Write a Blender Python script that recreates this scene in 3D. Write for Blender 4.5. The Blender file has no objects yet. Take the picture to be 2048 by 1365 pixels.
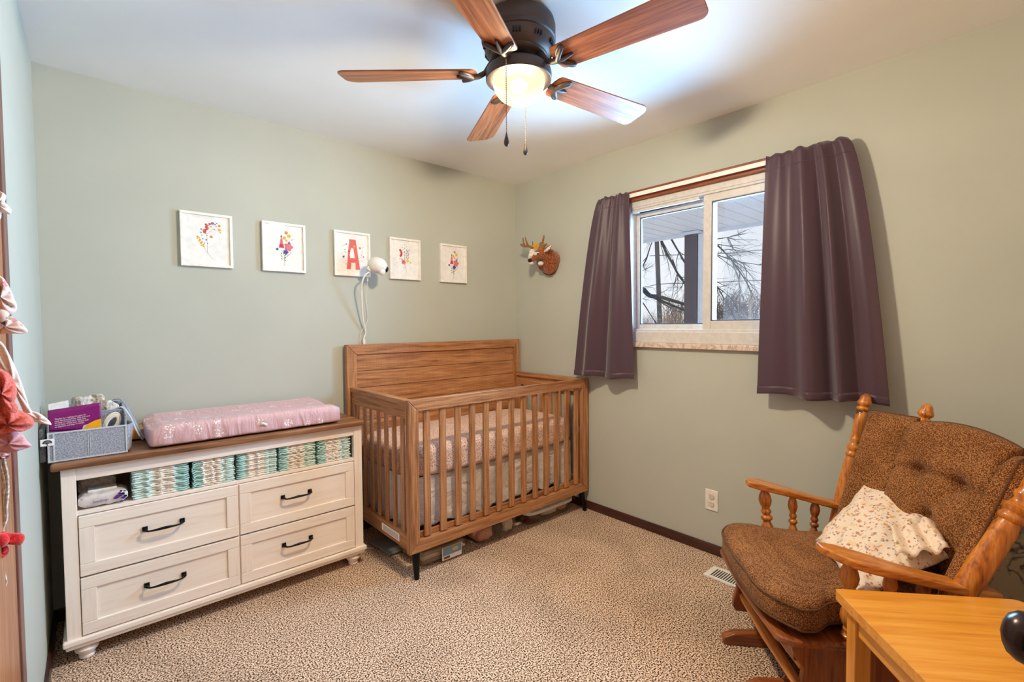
import bpy, math, random
from mathutils import Vector, Matrix, noise
random.seed(7)
PI = math.pi
sc = bpy.context.scene
COL = sc.collection

# ---------------------------------------------------------------- camera
F, YAW, PITCH, ROLL = 949.265, 0.8462914, -0.0349054, -0.0065109
CAM = Vector((-2.60444, -2.89006, 1.30876))
_f = Vector((math.cos(PITCH)*math.cos(YAW), math.cos(PITCH)*math.sin(YAW), math.sin(PITCH)))
_r = _f.cross(Vector((0, 0, 1))).normalized(); _u = _r.cross(_f)
RV = math.cos(ROLL)*_r + math.sin(ROLL)*_u
UV = -math.sin(ROLL)*_r + math.cos(ROLL)*_u
cam = bpy.data.cameras.new('camera'); cam.sensor_width = 36; cam.lens = F/2048*36
cam.clip_start = 0.02; cam.clip_end = 400
co = bpy.data.objects.new('camera', cam); COL.objects.link(co)
m = Matrix((RV, UV, -_f)).transposed().to_4x4(); m.translation = CAM
co.matrix_world = m
sc.camera = co
def at(px, py, ax, v):
    "world point where the photo's pixel meets the plane axis=v (layout helper)"
    d = _f + RV*(px-1024)/F - UV*(py-682.5)/F
    return CAM + d*((v-CAM[ax])/d[ax])

# ---------------------------------------------------------------- view, world, lights
sc.view_settings.view_transform = 'Standard'; sc.view_settings.look = 'None'
sc.view_settings.gamma = 1; sc.view_settings.use_curve_mapping = False
sc.view_settings.exposure = 0.0
w = bpy.data.worlds.new('world'); sc.world = w; w.use_nodes = True
bg = w.node_tree.nodes['Background']; bg.inputs[0].default_value = (0.90, 0.94, 1.0, 1); bg.inputs[1].default_value = 1.02
def area(name, loc, rot, sx, sy, power, col, portal=False):
    l = bpy.data.lights.new(name, 'AREA'); l.shape = 'RECTANGLE'; l.size = sx; l.size_y = sy
    l.energy = power; l.color = col
    o = bpy.data.objects.new(name, l); COL.objects.link(o); o.location = loc; o.rotation_euler = rot
    if portal: l.cycles.is_portal = True
    return o
area('window_portal', (0.15, -1.61, 1.64), (0, PI/2, 0), 1.0, 1.1, 1, (1, 1, 1), True)
# daylight entering at the window, from the bright overcast sky and pale ground outside
wl = area('window_daylight', (0.0905, -1.60, 1.66), (0, math.radians(88), 0), 0.80, 0.98, 82, (0.30, 0.63, 1.0)); wl.data.spread = math.radians(118)
# added soft warm fill from the room's rear; no real lamp stands there
area('rear_fill', (-1.6, -3.25, 1.5), (math.radians(105), 0, math.radians(0)), 1.6, 1.2, 9, (1.0, 0.55, 0.25))

# ---------------------------------------------------------------- helpers
WM = {}
def wmat(o):
    return WM.get(o.name, Matrix.Identity(4)) if o else Matrix.Identity(4)
def tag(o, label=None, cat=None, group=None, kind=None):
    if label: o['label'] = label
    if cat: o['category'] = cat
    if group: o['group'] = group
    if kind: o['kind'] = kind
    return o
def thing(name, label, cat, loc=(0, 0, 0), rz=0, group=None, kind=None):
    o = bpy.data.objects.new(name, None); COL.objects.link(o)
    o.empty_display_size = 0.05
    o.location = loc; o.rotation_euler = (0, 0, rz)
    WM[o.name] = Matrix.Translation(Vector(loc)) @ Matrix.Rotation(rz, 4, 'Z')
    return tag(o, label, cat, group, kind)
class MB:
    def __init__(s): s.v = []; s.f = []; s.m = []; s.cur = 0
    def add(s, vs, fs, mat=None):
        b = len(s.v); s.v += [Vector(v) for v in vs]
        s.f += [tuple(i+b for i in f) for f in fs]; s.m += [s.cur if mat is None else mat]*len(fs)
        return s
    def box(s, x0, x1, y0, y1, z0, z1, M=None, mat=None):
        x0, x1 = min(x0, x1), max(x0, x1); y0, y1 = min(y0, y1), max(y0, y1); z0, z1 = min(z0, z1), max(z0, z1)
        vs = [Vector(p) for p in ((x0,y0,z0),(x1,y0,z0),(x1,y1,z0),(x0,y1,z0),(x0,y0,z1),(x1,y0,z1),(x1,y1,z1),(x0,y1,z1))]
        if M: vs = [M @ v for v in vs]
        return s.add(vs, [(0,3,2,1),(4,5,6,7),(0,1,5,4),(1,2,6,5),(2,3,7,6),(3,0,4,7)], mat)
    def lathe(s, prof, org=(0,0,0), axis=(0,0,1), n=20, mat=None):
        "profile of (radius, distance along the axis)"
        a = Vector(axis).normalized(); q = a.orthogonal().normalized(); t = a.cross(q); org = Vector(org)
        vs = []; fs = []
        for (r, z) in prof:
            for i in range(n):
                th = 2*PI*i/n; vs.append(org + a*z + (q*math.cos(th)+t*math.sin(th))*max(r, 1e-4))
        for j in range(len(prof)-1):
            for i in range(n):
                k = (i+1) % n; fs.append((j*n+i, j*n+k, (j+1)*n+k, (j+1)*n+i))
        fs.append(tuple(range(n-1, -1, -1))); fs.append(tuple((len(prof)-1)*n+i for i in range(n)))
        return s.add(vs, fs, mat)
    def tube(s, pts, rad, n=8, mat=None, flat=None, up=None):
        pts = [Vector(p) for p in pts]
        rads = rad if isinstance(rad, (list, tuple)) else [rad]*len(pts)
        vs = []; fs = []; q = None
        for i, p in enumerate(pts):
            d = (pts[min(i+1, len(pts)-1)] - pts[max(i-1, 0)])
            d = d.normalized() if d.length > 1e-9 else Vector((0,0,1))
            if up is not None: q = Vector(up) - d*Vector(up).dot(d)
            elif q is None: q = d.orthogonal()
            else: q = q - d*q.dot(d)
            if q.length < 1e-6: q = d.orthogonal()
            q = q.normalized(); t = d.cross(q)
            for k in range(n):
                th = 2*PI*k/n
                vs.append(p + (q*math.cos(th) + t*math.sin(th)*(flat or 1))*rads[i])
        for j in range(len(pts)-1):
            for i in range(n):
                k = (i+1) % n; fs.append((j*n+i, j*n+k, (j+1)*n+k, (j+1)*n+i))
        fs.append(tuple(range(n-1, -1, -1))); fs.append(tuple((len(pts)-1)*n+i for i in range(n)))
        return s.add(vs, fs, mat)
    def prism(s, poly, ext, mat=None):
        "closed 3-D polygon extruded by vector"
        n = len(poly); e = Vector(ext)
        vs = [Vector(p) for p in poly] + [Vector(p)+e for p in poly]
        fs = [tuple(range(n-1, -1, -1)), tuple(range(n, 2*n))]
        fs += [(i, (i+1) % n, n+(i+1) % n, n+i) for i in range(n)]
        return s.add(vs, fs, mat)
    def grid(s, nu, nv, fn, mat=None, closed_u=False):
        vs = [fn(i/(nu-1) if not closed_u else i/nu, j/(nv-1)) for j in range(nv) for i in range(nu)]
        fs = []
        for j in range(nv-1):
            for i in range(nu-(0 if closed_u else 1)):
                k = (i+1) % nu; fs.append((j*nu+i, j*nu+k, (j+1)*nu+k, (j+1)*nu+i))
        return s.add(vs, fs, mat)
    def ball(s, c, r, M=None, nu=16, nv=10, mat=None):
        c = Vector(c); r = Vector(r) if not isinstance(r, (int, float)) else Vector((r, r, r))
        vs = []
        for j in range(nv+1):
            ph = PI*j/nv
            for i in range(nu):
                th = 2*PI*i/nu
                p = Vector((r.x*math.sin(ph)*math.cos(th), r.y*math.sin(ph)*math.sin(th), r.z*math.cos(ph)))
                vs.append((M @ p if M else p) + c)
        fs = [(j*nu+i, j*nu+(i+1) % nu, (j+1)*nu+(i+1) % nu, (j+1)*nu+i) for j in range(nv) for i in range(nu)]
        return s.add(vs, fs, mat)
    def build(s, name, mats, parent=None, bevel=0, smooth=None, local=False, sub=0, solid=0, seg=2, merge=False, remesh=0):
        me = bpy.data.meshes.new(name)
        vs = s.v
        if parent and not local:
            inv = wmat(parent).inverted(); vs = [inv @ v for v in vs]
        me.from_pydata([tuple(v) for v in vs], [], s.f)
        if not isinstance(mats, (list, tuple)): mats = [mats]
        for mt in mats: me.materials.append(mt)
        if len(mats) > 1: me.polygons.foreach_set('material_index', s.m)
        import bmesh
        bm = bmesh.new(); bm.from_mesh(me)
        bmesh.ops.remove_doubles(bm, verts=bm.verts, dist=1e-6)
        bmesh.ops.recalc_face_normals(bm, faces=bm.faces)
        bm.to_mesh(me); bm.free()
        if smooth is None: smooth = 35 if bevel == 0 else 0
        if smooth:
            me.polygons.foreach_set('use_smooth', [True]*len(me.polygons))
            me.set_sharp_from_angle(angle=math.radians(smooth))
        me.update()
        o = bpy.data.objects.new(name, me); COL.objects.link(o)
        if parent:
            o.parent = parent; WM[o.name] = wmat(parent)
        if solid:
            md = o.modifiers.new('solid', 'SOLIDIFY'); md.thickness = solid; md.offset = 0
        if bevel:
            md = o.modifiers.new('bevel', 'BEVEL'); md.width = bevel; md.segments = seg; md.limit_method = 'ANGLE'; md.angle_limit = math.radians(40)
            md.harden_normals = False
        if sub:
            md = o.modifiers.new('sub', 'SUBSURF'); md.levels = sub; md.render_levels = sub
        if remesh:
            md = o.modifiers.new('remesh', 'REMESH'); md.mode = 'VOXEL'; md.voxel_size = remesh; md.use_smooth_shade = True
            md = o.modifiers.new('smooth', 'SMOOTH'); md.factor = .6; md.iterations = 6
        return o
def text_mesh(name, body, size, mat, parent, M, extrude=0.0002, align='LEFT', spacing=1.0, xscale=1.0):
    cu = bpy.data.curves.new(name, 'FONT'); cu.body = body; cu.size = size; cu.extrude = extrude; cu.align_x = align
    cu.space_character = spacing; cu.resolution_u = 3
    t = bpy.data.objects.new(name+'_tmp', cu); COL.objects.link(t)
    dg = bpy.context.evaluated_depsgraph_get(); dg.update()
    me = bpy.data.meshes.new_from_object(t.evaluated_get(dg)); bpy.data.objects.remove(t)
    T = wmat(parent).inverted() @ M @ Matrix.Diagonal((xscale, 1, 1, 1))
    me.transform(T); me.materials.clear(); me.materials.append(mat)
    o = bpy.data.objects.new(name, me); COL.objects.link(o); o.parent = parent; WM[o.name] = wmat(parent)
    return o
def copy_tree(o, parent=None, group=None):
    c = o.copy(); COL.objects.link(c); c.parent = parent
    for ch in [x for x in bpy.data.objects if x.parent == o]: copy_tree(ch, c)
    return c

# ---------------------------------------------------------------- materials
def S(r, g, b):
    def f(c):
        c /= 255; return c/12.92 if c <= .04045 else ((c+.055)/1.055)**2.4
    return (f(r), f(g), f(b), 1)
def newmat(name):
    mt = bpy.data.materials.new(name); mt.use_nodes = True
    nt = mt.node_tree; b = nt.nodes['Principled BSDF']; return mt, nt, b
def N(nt, t, **k):
    n = nt.nodes.new(t)
    for a, v in k.items():
        if a in n.inputs.keys(): n.inputs[a].default_value = v
        else: setattr(n, a, v)
    return n
def coords(nt, scale=(1, 1, 1), rot=(0, 0, 0), rnd=False):
    tc = N(nt, 'ShaderNodeTexCoord'); mp = N(nt, 'ShaderNodeMapping'); mp.inputs['Scale'].default_value = scale; mp.inputs['Rotation'].default_value = rot
    nt.links.new(tc.outputs['Object'], mp.inputs['Vector'])
    if rnd:
        oi = N(nt, 'ShaderNodeObjectInfo'); ml = N(nt, 'ShaderNodeMath', operation='MULTIPLY'); ml.inputs[1].default_value = 17
        nt.links.new(oi.outputs['Random'], ml.inputs[0]); nt.links.new(ml.outputs[0], mp.inputs['Location'])
    return mp.outputs[0]
def ramp(nt, fac, stops):
    r = N(nt, 'ShaderNodeValToRGB'); e = r.color_ramp.elements
    while len(e) < len(stops): e.new(0.5)
    for k, (p, c) in enumerate(stops): e[k].position = p; e[k].color = c
    nt.links.new(fac, r.inputs[0]); return r.outputs[0]
def bump(nt, b, h, strength=.2, dist=.002):
    n = N(nt, 'ShaderNodeBump'); n.inputs['Strength'].default_value = strength; n.inputs['Distance'].default_value = dist
    nt.links.new(h, n.inputs['Height']); nt.links.new(n.outputs[0], b.inputs['Normal']); return n
def plain(name, col, rough=.5, metal=0, spec=.5, sheen=0, bmp=None, emit=None, coat=0):
    mt, nt, b = newmat(name); b.inputs['Base Color'].default_value = col; b.inputs['Roughness'].default_value = rough
    b.inputs['Metallic'].default_value = metal; b.inputs['Specular IOR Level'].default_value = spec
    b.inputs['Coat Weight'].default_value = coat
    if sheen: b.inputs['Sheen Weight'].default_value = sheen
    # slight natural unevenness of every surface
    n = N(nt, 'ShaderNodeTexNoise'); n.inputs['Scale'].default_value = bmp[0] if bmp else 40
    nt.links.new(coords(nt), n.inputs['Vector'])
    c2 = tuple(x*.9 for x in col[:3])+(1,)
    nt.links.new(ramp(nt, n.outputs['Fac'], [(.35, c2), (.65, col)]), b.inputs['Base Color'])
    if bmp: bump(nt, b, n.outputs['Fac'], bmp[1], bmp[2])
    if emit: b.inputs['Emission Color'].default_value = emit[0]; b.inputs['Emission Strength'].default_value = emit[1]
    return mt
def wood(name, dark, mid, light, axis='x', rough=.45, sc_=1.0, coat=0, saw=False, contrast=1):
    mt, nt, b = newmat(name)
    s = {'x': (1.2, 22, 22), 'y': (22, 1.2, 22), 'z': (22, 22, 1.2)}[axis]; s = tuple(a*sc_ for a in s)
    v = coords(nt, s, rnd=True)
    n1 = N(nt, 'ShaderNodeTexNoise'); n1.inputs['Scale'].default_value = 1.5; n1.inputs['Detail'].default_value = 6; n1.inputs['Distortion'].default_value = 1.0
    nt.links.new(v, n1.inputs['Vector'])
    n2 = N(nt, 'ShaderNodeTexNoise'); n2.inputs['Scale'].default_value = 7; n2.inputs['Detail'].default_value = 3
    nt.links.new(v, n2.inputs['Vector'])
    mx = N(nt, 'ShaderNodeMath', operation='MULTIPLY_ADD'); mx.inputs[1].default_value = .45
    nt.links.new(n2.outputs['Fac'], mx.inputs[0]); 
    m2 = N(nt, 'ShaderNodeMath', operation='MULTIPLY'); m2.inputs[1].default_value = .6
    nt.links.new(n1.outputs['Fac'], m2.inputs[0]); nt.links.new(m2.outputs[0], mx.inputs[2])
    c = ramp(nt, mx.outputs[0], [(.5-.15*contrast, dark), (.52, mid), (.52+.15*contrast, light)])
    h = mx.outputs[0]
    if saw:   # fine saw marks across the grain
        s3 = {'x': (260, 6, 6), 'y': (6, 260, 6), 'z': (6, 6, 260)}[axis]
        v3 = coords(nt, s3, rnd=True); n3 = N(nt, 'ShaderNodeTexNoise'); n3.inputs['Scale'].default_value = 1; nt.links.new(v3, n3.inputs['Vector'])
        hm = N(nt, 'ShaderNodeMath', operation='MULTIPLY_ADD'); hm.inputs[1].default_value = .8
        nt.links.new(n3.outputs['Fac'], hm.inputs[0]); nt.links.new(h, hm.inputs[2]); h = hm.outputs[0]
        mc = N(nt, 'ShaderNodeMix', data_type='RGBA', blend_type='MULTIPLY'); mc.inputs[0].default_value = .35
        nt.links.new(c, mc.inputs[6]); nt.links.new(ramp(nt, n3.outputs['Fac'], [(.3, (.72, .72, .72, 1)), (.6, (1.1, 1.1, 1.1, 1))]), mc.inputs[7]); c = mc.outputs[2]
    nt.links.new(c, b.inputs['Base Color']); b.inputs['Roughness'].default_value = rough; b.inputs['Coat Weight'].default_value = coat
    b.inputs['Coat Roughness'].default_value = .15
    bump(nt, b, h, .25, .0008)
    return mt
def wall_mat(name, col, spec=.3):
    mt, nt, b = newmat(name)
    v = coords(nt)
    n1 = N(nt, 'ShaderNodeTexNoise'); n1.inputs['Scale'].default_value = 2.2; n1.inputs['Detail'].default_value = 4; nt.links.new(v, n1.inputs['Vector'])
    n2 = N(nt, 'ShaderNodeTexNoise'); n2.inputs['Scale'].default_value = 260; n2.inputs['Detail'].default_value = 3; nt.links.new(v, n2.inputs['Vector'])
    c2 = tuple(x*.95 for x in col[:3])+(1,)
    nt.links.new(ramp(nt, n1.outputs['Fac'], [(.35, c2), (.65, col)]), b.inputs['Base Color'])
    b.inputs['Roughness'].default_value = .62; b.inputs['Specular IOR Level'].default_value = spec
    bump(nt, b, n2.outputs['Fac'], .12, .0015)
    return mt
def carpet_mat():
    mt, nt, b = newmat('carpet')
    v = coords(nt)
    vo = N(nt, 'ShaderNodeTexVoronoi'); vo.inputs['Scale'].default_value = 170; nt.links.new(v, vo.inputs['Vector'])
    n1 = N(nt, 'ShaderNodeTexNoise'); n1.inputs['Scale'].default_value = 165; n1.inputs['Detail'].default_value = 2; n1.inputs['Roughness'].default_value = .6; nt.links.new(v, n1.inputs['Vector'])
    n2 = N(nt, 'ShaderNodeTexNoise'); n2.inputs['Scale'].default_value = 2.2; n2.inputs['Detail'].default_value = 4; n2.inputs['Distortion'].default_value = 1.2; nt.links.new(v, n2.inputs['Vector'])
    c = ramp(nt, n1.outputs['Fac'], [(.40, S(48, 28, 16)), (.455, S(128, 94, 70)), (.50, S(206, 172, 146)), (.62, S(250, 226, 204))])
    mc = N(nt, 'ShaderNodeMix', data_type='RGBA', blend_type='MULTIPLY'); mc.inputs[0].default_value = 1
    nt.links.new(c, mc.inputs[6]); nt.links.new(ramp(nt, n2.outputs['Fac'], [(.36, (.84, .83, .82, 1)), (.62, (1.04, 1.04, 1.04, 1))]), mc.inputs[7])
    nt.links.new(mc.outputs[2], b.inputs['Base Color']); b.inputs['Roughness'].default_value = .95; b.inputs['Specular IOR Level'].default_value = .1
    ad = N(nt, 'ShaderNodeMath', operation='ADD'); nt.links.new(n1.outputs['Fac'], ad.inputs[0]); nt.links.new(vo.outputs['Distance'], ad.inputs[1])
    bump(nt, b, ad.outputs[0], .35, .003)
    return mt
def fabric(name, col, col2=None, scale=600, rough=.85, bstr=.3, sheen=.1, crumple=0, dist=.001):
    mt, nt, b = newmat(name); v = coords(nt)
    n = N(nt, 'ShaderNodeTexNoise'); n.inputs['Scale'].default_value = scale; n.inputs['Detail'].default_value = 2; nt.links.new(v, n.inputs['Vector'])
    nt.links.new(ramp(nt, n.outputs['Fac'], [(.4, col2 or tuple(x*.85 for x in col[:3])+(1,)), (.6, col)]), b.inputs['Base Color'])
    b.inputs['Roughness'].default_value = rough; b.inputs['Sheen Weight'].default_value = sheen; b.inputs['Specular IOR Level'].default_value = .25
    h = n.outputs['Fac']
    if crumple:
        n3 = N(nt, 'ShaderNodeTexNoise'); n3.inputs['Scale'].default_value = crumple; n3.inputs['Detail'].default_value = 4; n3.inputs['Distortion'].default_value = 1.5; nt.links.new(v, n3.inputs['Vector'])
        ml = N(nt, 'ShaderNodeMath', operation='MULTIPLY_ADD'); ml.inputs[1].default_value = 10; nt.links.new(n3.outputs['Fac'], ml.inputs[0]); nt.links.new(h, ml.inputs[2]); h = ml.outputs[0]
    bump(nt, b, h, bstr, dist)
    return mt
def printed(name, base, spots, rough=.8, crumple=0, cdist=.001):
    "cloth with scattered printed blobs: spots = list of (scale, threshold, colour, stretch)"
    mt, nt, b = newmat(name); cur = None
    rgb = N(nt, 'ShaderNodeRGB'); rgb.outputs[0].default_value = base; cur = rgb.outputs[0]
    for k, (scl, th, colr, jag) in enumerate(spots):
        tc = N(nt, 'ShaderNodeTexCoord'); mp = N(nt, 'ShaderNodeMapping'); mp.inputs['Location'].default_value = (k*3.1, k*1.7, k*.9)
        nz = N(nt, 'ShaderNodeTexNoise'); nz.inputs['Scale'].default_value = scl*3; nz.inputs['Detail'].default_value = 1
        ad = N(nt, 'ShaderNodeVectorMath', operation='MULTIPLY_ADD'); ad.inputs[1].default_value = (jag, jag, jag)
        nt.links.new(tc.outputs['Object'], mp.inputs['Vector']); nt.links.new(mp.outputs[0], nz.inputs['Vector'])
        nt.links.new(nz.outputs['Color'], ad.inputs[0]); nt.links.new(mp.outputs[0], ad.inputs[2])
        vo = N(nt, 'ShaderNodeTexVoronoi'); vo.inputs['Scale'].default_value = scl; nt.links.new(ad.outputs[0], vo.inputs['Vector'])
        rp = ramp(nt, vo.outputs['Distance'], [(th, (1, 1, 1, 1)), (th+.05, (0, 0, 0, 1))])
        mx = N(nt, 'ShaderNodeMix', data_type='RGBA'); nt.links.new(rp, mx.inputs[0]); nt.links.new(cur, mx.inputs[6]); mx.inputs[7].default_value = colr
        cur = mx.outputs[2]
    nt.links.new(cur, b.inputs['Base Color']); b.inputs['Roughness'].default_value = rough; b.inputs['Sheen Weight'].default_value = .1
    b.inputs['Specular IOR Level'].default_value = .25
    v = coords(nt); n = N(nt, 'ShaderNodeTexNoise'); n.inputs['Scale'].default_value = crumple or 500; n.inputs['Detail'].default_value = 4; n.inputs['Distortion'].default_value = 1 if crumple else 0
    nt.links.new(v, n.inputs['Vector']); bump(nt, b, n.outputs['Fac'], .35, cdist if crumple else .0008)
    return mt
def tweed():
    mt, nt, b = newmat('brown_tweed'); v = coords(nt)
    vo = N(nt, 'ShaderNodeTexVoronoi'); vo.inputs['Scale'].default_value = 270; vo.inputs['Randomness'].default_value = .8; nt.links.new(v, vo.inputs['Vector'])
    nz = N(nt, 'ShaderNodeTexNoise'); nz.inputs['Scale'].default_value = 420; nz.inputs['Detail'].default_value = 1; nt.links.new(v, nz.inputs['Vector'])
    n2 = N(nt, 'ShaderNodeTexNoise'); n2.inputs['Scale'].default_value = 9; nt.links.new(v, n2.inputs['Vector'])
    ad = N(nt, 'ShaderNodeMath', operation='SUBTRACT'); nt.links.new(nz.outputs['Fac'], ad.inputs[0]); nt.links.new(vo.outputs['Distance'], ad.inputs[1])
    a2 = N(nt, 'ShaderNodeMath', operation='MULTIPLY_ADD'); a2.inputs[1].default_value = .35; nt.links.new(n2.outputs['Fac'], a2.inputs[0]); nt.links.new(ad.outputs[0], a2.inputs[2])
    nt.links.new(ramp(nt, a2.outputs[0], [(-.05 if False else .0, S(96, 58, 30)), (.22, S(138, 90, 54)), (.45, S(188, 134, 86))]), b.inputs['Base Color'])
    b.inputs['Roughness'].default_value = .95; b.inputs['Sheen Weight'].default_value = .08; b.inputs['Specular IOR Level'].default_value = .1
    iv = N(nt, 'ShaderNodeMath', operation='MULTIPLY'); iv.inputs[1].default_value = -1; nt.links.new(vo.outputs['Distance'], iv.inputs[0])
    bump(nt, b, iv.outputs[0], .6, .002)
    return mt
def thin_glass(name, refl=.04, tint=(1, 1, 1, 1)):
    mt = bpy.data.materials.new(name); mt.use_nodes = True; nt = mt.node_tree; nt.nodes.clear()
    o = N(nt, 'ShaderNodeOutputMaterial'); t = N(nt, 'ShaderNodeBsdfTransparent'); t.inputs[0].default_value = tint
    g = N(nt, 'ShaderNodeBsdfGlossy'); g.inputs['Roughness'].default_value = .02
    lw = N(nt, 'ShaderNodeLayerWeight'); lw.inputs[0].default_value = .5
    pw = N(nt, 'ShaderNodeMath', operation='POWER'); pw.inputs[1].default_value = 4; nt.links.new(lw.outputs['Facing'], pw.inputs[0])
    ma = N(nt, 'ShaderNodeMath', operation='MULTIPLY_ADD'); ma.inputs[1].default_value = .6; ma.inputs[2].default_value = refl; nt.links.new(pw.outputs[0], ma.inputs[0])
    mx = N(nt, 'ShaderNodeMixShader'); nt.links.new(ma.outputs[0], mx.inputs[0]); nt.links.new(t.outputs[0], mx.inputs[1]); nt.links.new(g.outputs[0], mx.inputs[2])
    nt.links.new(mx.outputs[0], o.inputs[0]); return mt
def lamp_glass():
    mt = bpy.data.materials.new('frosted_lamp_glass'); mt.use_nodes = True; nt = mt.node_tree; nt.nodes.clear()
    o = N(nt, 'ShaderNodeOutputMaterial'); t = N(nt, 'ShaderNodeBsdfTransparent'); t.inputs[0].default_value = (1, .93, .8, 1)
    d = N(nt, 'ShaderNodeBsdfTransparent'); d.inputs[0].default_value = (1, .93, .8, 1)
    e = N(nt, 'ShaderNodeEmission'); e.inputs[0].default_value = (1, .76, .44, 1); e.inputs[1].default_value = 4.2
    g = N(nt, 'ShaderNodeBsdfGlossy'); g.inputs['Roughness'].default_value = .2
    m1 = N(nt, 'ShaderNodeMixShader'); m1.inputs[0].default_value = .5; nt.links.new(d.outputs[0], m1.inputs[1]); nt.links.new(e.outputs[0], m1.inputs[2])
    m2 = N(nt, 'ShaderNodeMixShader'); m2.inputs[0].default_value = .55; nt.links.new(t.outputs[0], m2.inputs[1]); nt.links.new(m1.outputs[0], m2.inputs[2])
    nt.links.new(m2.outputs[0], o.inputs[0]); return mt
def emis(name, col, s):
    mt = bpy.data.materials.new(name); mt.use_nodes = True; nt = mt.node_tree; nt.nodes.clear()
    o = N(nt, 'ShaderNodeOutputMaterial'); e = N(nt, 'ShaderNodeEmission'); e.inputs[0].default_value = col; e.inputs[1].default_value = s
    nt.links.new(e.outputs[0], o.inputs[0]); return mt
def marble_mat(name, base, vein, scale=6):
    mt, nt, b = newmat(name); v = coords(nt)
    n = N(nt, 'ShaderNodeTexNoise'); n.inputs['Scale'].default_value = scale; n.inputs['Detail'].default_value = 8; n.inputs['Distortion'].default_value = 2.2; nt.links.new(v, n.inputs['Vector'])
    mid = tuple((a+c)/2 for a, c in zip(base, vein))
    nt.links.new(ramp(nt, n.outputs['Fac'], [(.44, base), (.485, vein), (.50, mid), (.56, base)]), b.inputs['Base Color'])
    b.inputs['Roughness'].default_value = .3; return mt
def screen_mat():
    mt = bpy.data.materials.new('insect_mesh'); mt.use_nodes = True; nt = mt.node_tree; nt.nodes.clear()
    o = N(nt, 'ShaderNodeOutputMaterial'); t = N(nt, 'ShaderNodeBsdfTransparent'); d = N(nt, 'ShaderNodeBsdfDiffuse'); d.inputs[0].default_value = S(150, 140, 140)
    mx = N(nt, 'ShaderNodeMixShader'); mx.inputs[0].default_value = .12
    nt.links.new(t.outputs[0], mx.inputs[1]); nt.links.new(d.outputs[0], mx.inputs[2]); nt.links.new(mx.outputs[0], o.inputs[0]); return mt
def diaper_mat():
    mt, nt, b = newmat('diaper_cloth')
    tc = N(nt, 'ShaderNodeTexCoord'); sp = N(nt, 'ShaderNodeSeparateXYZ'); nt.links.new(tc.outputs['Object'], sp.inputs[0])
    oi = N(nt, 'ShaderNodeObjectInfo')
    n = N(nt, 'ShaderNodeTexNoise'); n.inputs['Scale'].default_value = 90; nt.links.new(tc.outputs['Object'], n.inputs['Vector'])
    ad = N(nt, 'ShaderNodeMath', operation='MULTIPLY_ADD'); ad.inputs[1].default_value = .05; nt.links.new(n.outputs['Fac'], ad.inputs[0]); nt.links.new(sp.outputs[0], ad.inputs[2])
    a2 = N(nt, 'ShaderNodeMath', operation='MULTIPLY_ADD'); a2.inputs[1].default_value = 5; a2.inputs[2].default_value = .42; nt.links.new(ad.outputs[0], a2.inputs[0])
    teal = S(178, 216, 212); teal2 = S(210, 230, 224); cr = S(240, 230, 218)
    c = ramp(nt, a2.outputs[0], [(.30, teal), (.34, cr), (.66, cr), (.70, teal2)])
    vo = N(nt, 'ShaderNodeTexVoronoi'); vo.inputs['Scale'].default_value = 130; nt.links.new(tc.outputs['Object'], vo.inputs['Vector'])
    pr = ramp(nt, vo.outputs['Distance'], [(.18, (1, 1, 1, 1)), (.25, (0, 0, 0, 1))])
    g = ramp(nt, a2.outputs[0], [(.34, (0, 0, 0, 1)), (.38, (1, 1, 1, 1)), (.60, (1, 1, 1, 1)), (.64, (0, 0, 0, 1))])
    ml = N(nt, 'ShaderNodeMath', operation='MULTIPLY'); nt.links.new(pr, ml.inputs[0]); nt.links.new(g, ml.inputs[1])
    mx = N(nt, 'ShaderNodeMix', data_type='RGBA'); nt.links.new(ml.outputs[0], mx.inputs[0]); nt.links.new(c, mx.inputs[6]); mx.inputs[7].default_value = S(176, 130, 126)
    nt.links.new(mx.outputs[2], b.inputs['Base Color']); b.inputs['Roughness'].default_value = .8
    bump(nt, b, n.outputs['Fac'], .5, .002); return mt

M = {}
M['wall'] = wall_mat('sage_wall_paint', (.49, .50, .445, 1))
M['ceil'] = wall_mat('white_ceiling_paint', (.89, .885, .88, 1), .1)
M['carpet'] = carpet_mat()
M['base'] = wood('dark_baseboard_wood', S(48, 24, 22), S(66, 34, 30), S(84, 46, 38), 'y', .35)
M['basex'] = wood('dark_baseboard_wood_x', S(48, 24, 22), S(66, 34, 30), S(84, 46, 38), 'x', .35)
M['casing'] = wood('red_brown_casing_wood', S(92, 42, 26), S(140, 70, 44), S(172, 98, 64), 'y', .35)
M['casing_z'] = wood('brown_door_casing_wood', S(84, 50, 44), S(112, 72, 64), S(130, 86, 76), 'z', .4)
M['door'] = wood('door_veneer', S(120, 66, 36), S(160, 96, 56), S(186, 120, 76), 'z', .35)
M['vinyl'] = plain('white_vinyl', S(214, 208, 204), .35)
M['glass'] = thin_glass('window_glass')
M['screen'] = screen_mat()
M['marble'] = marble_mat('sill_marble', S(222, 200, 184), S(180, 150, 134))
M['marble2'] = marble_mat('marble_print', S(178, 160, 138), S(60, 50, 44), 5)
M['black_metal'] = plain('black_metal', S(22, 20, 20), .35, .6)
M['bronze'] = plain('dark_bronze', S(84, 72, 68), .5, .35)
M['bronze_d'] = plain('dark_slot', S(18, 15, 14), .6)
M['blade'] = wood('fan_blade_wood', S(120, 62, 34), S(172, 100, 60), S(196, 126, 80), 'x', .42, 1.0)
M['lamp_glass'] = lamp_glass()
M['bulb'] = emis('bulb_glow', (1.0, .92, .72, 1), 6)
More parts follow.
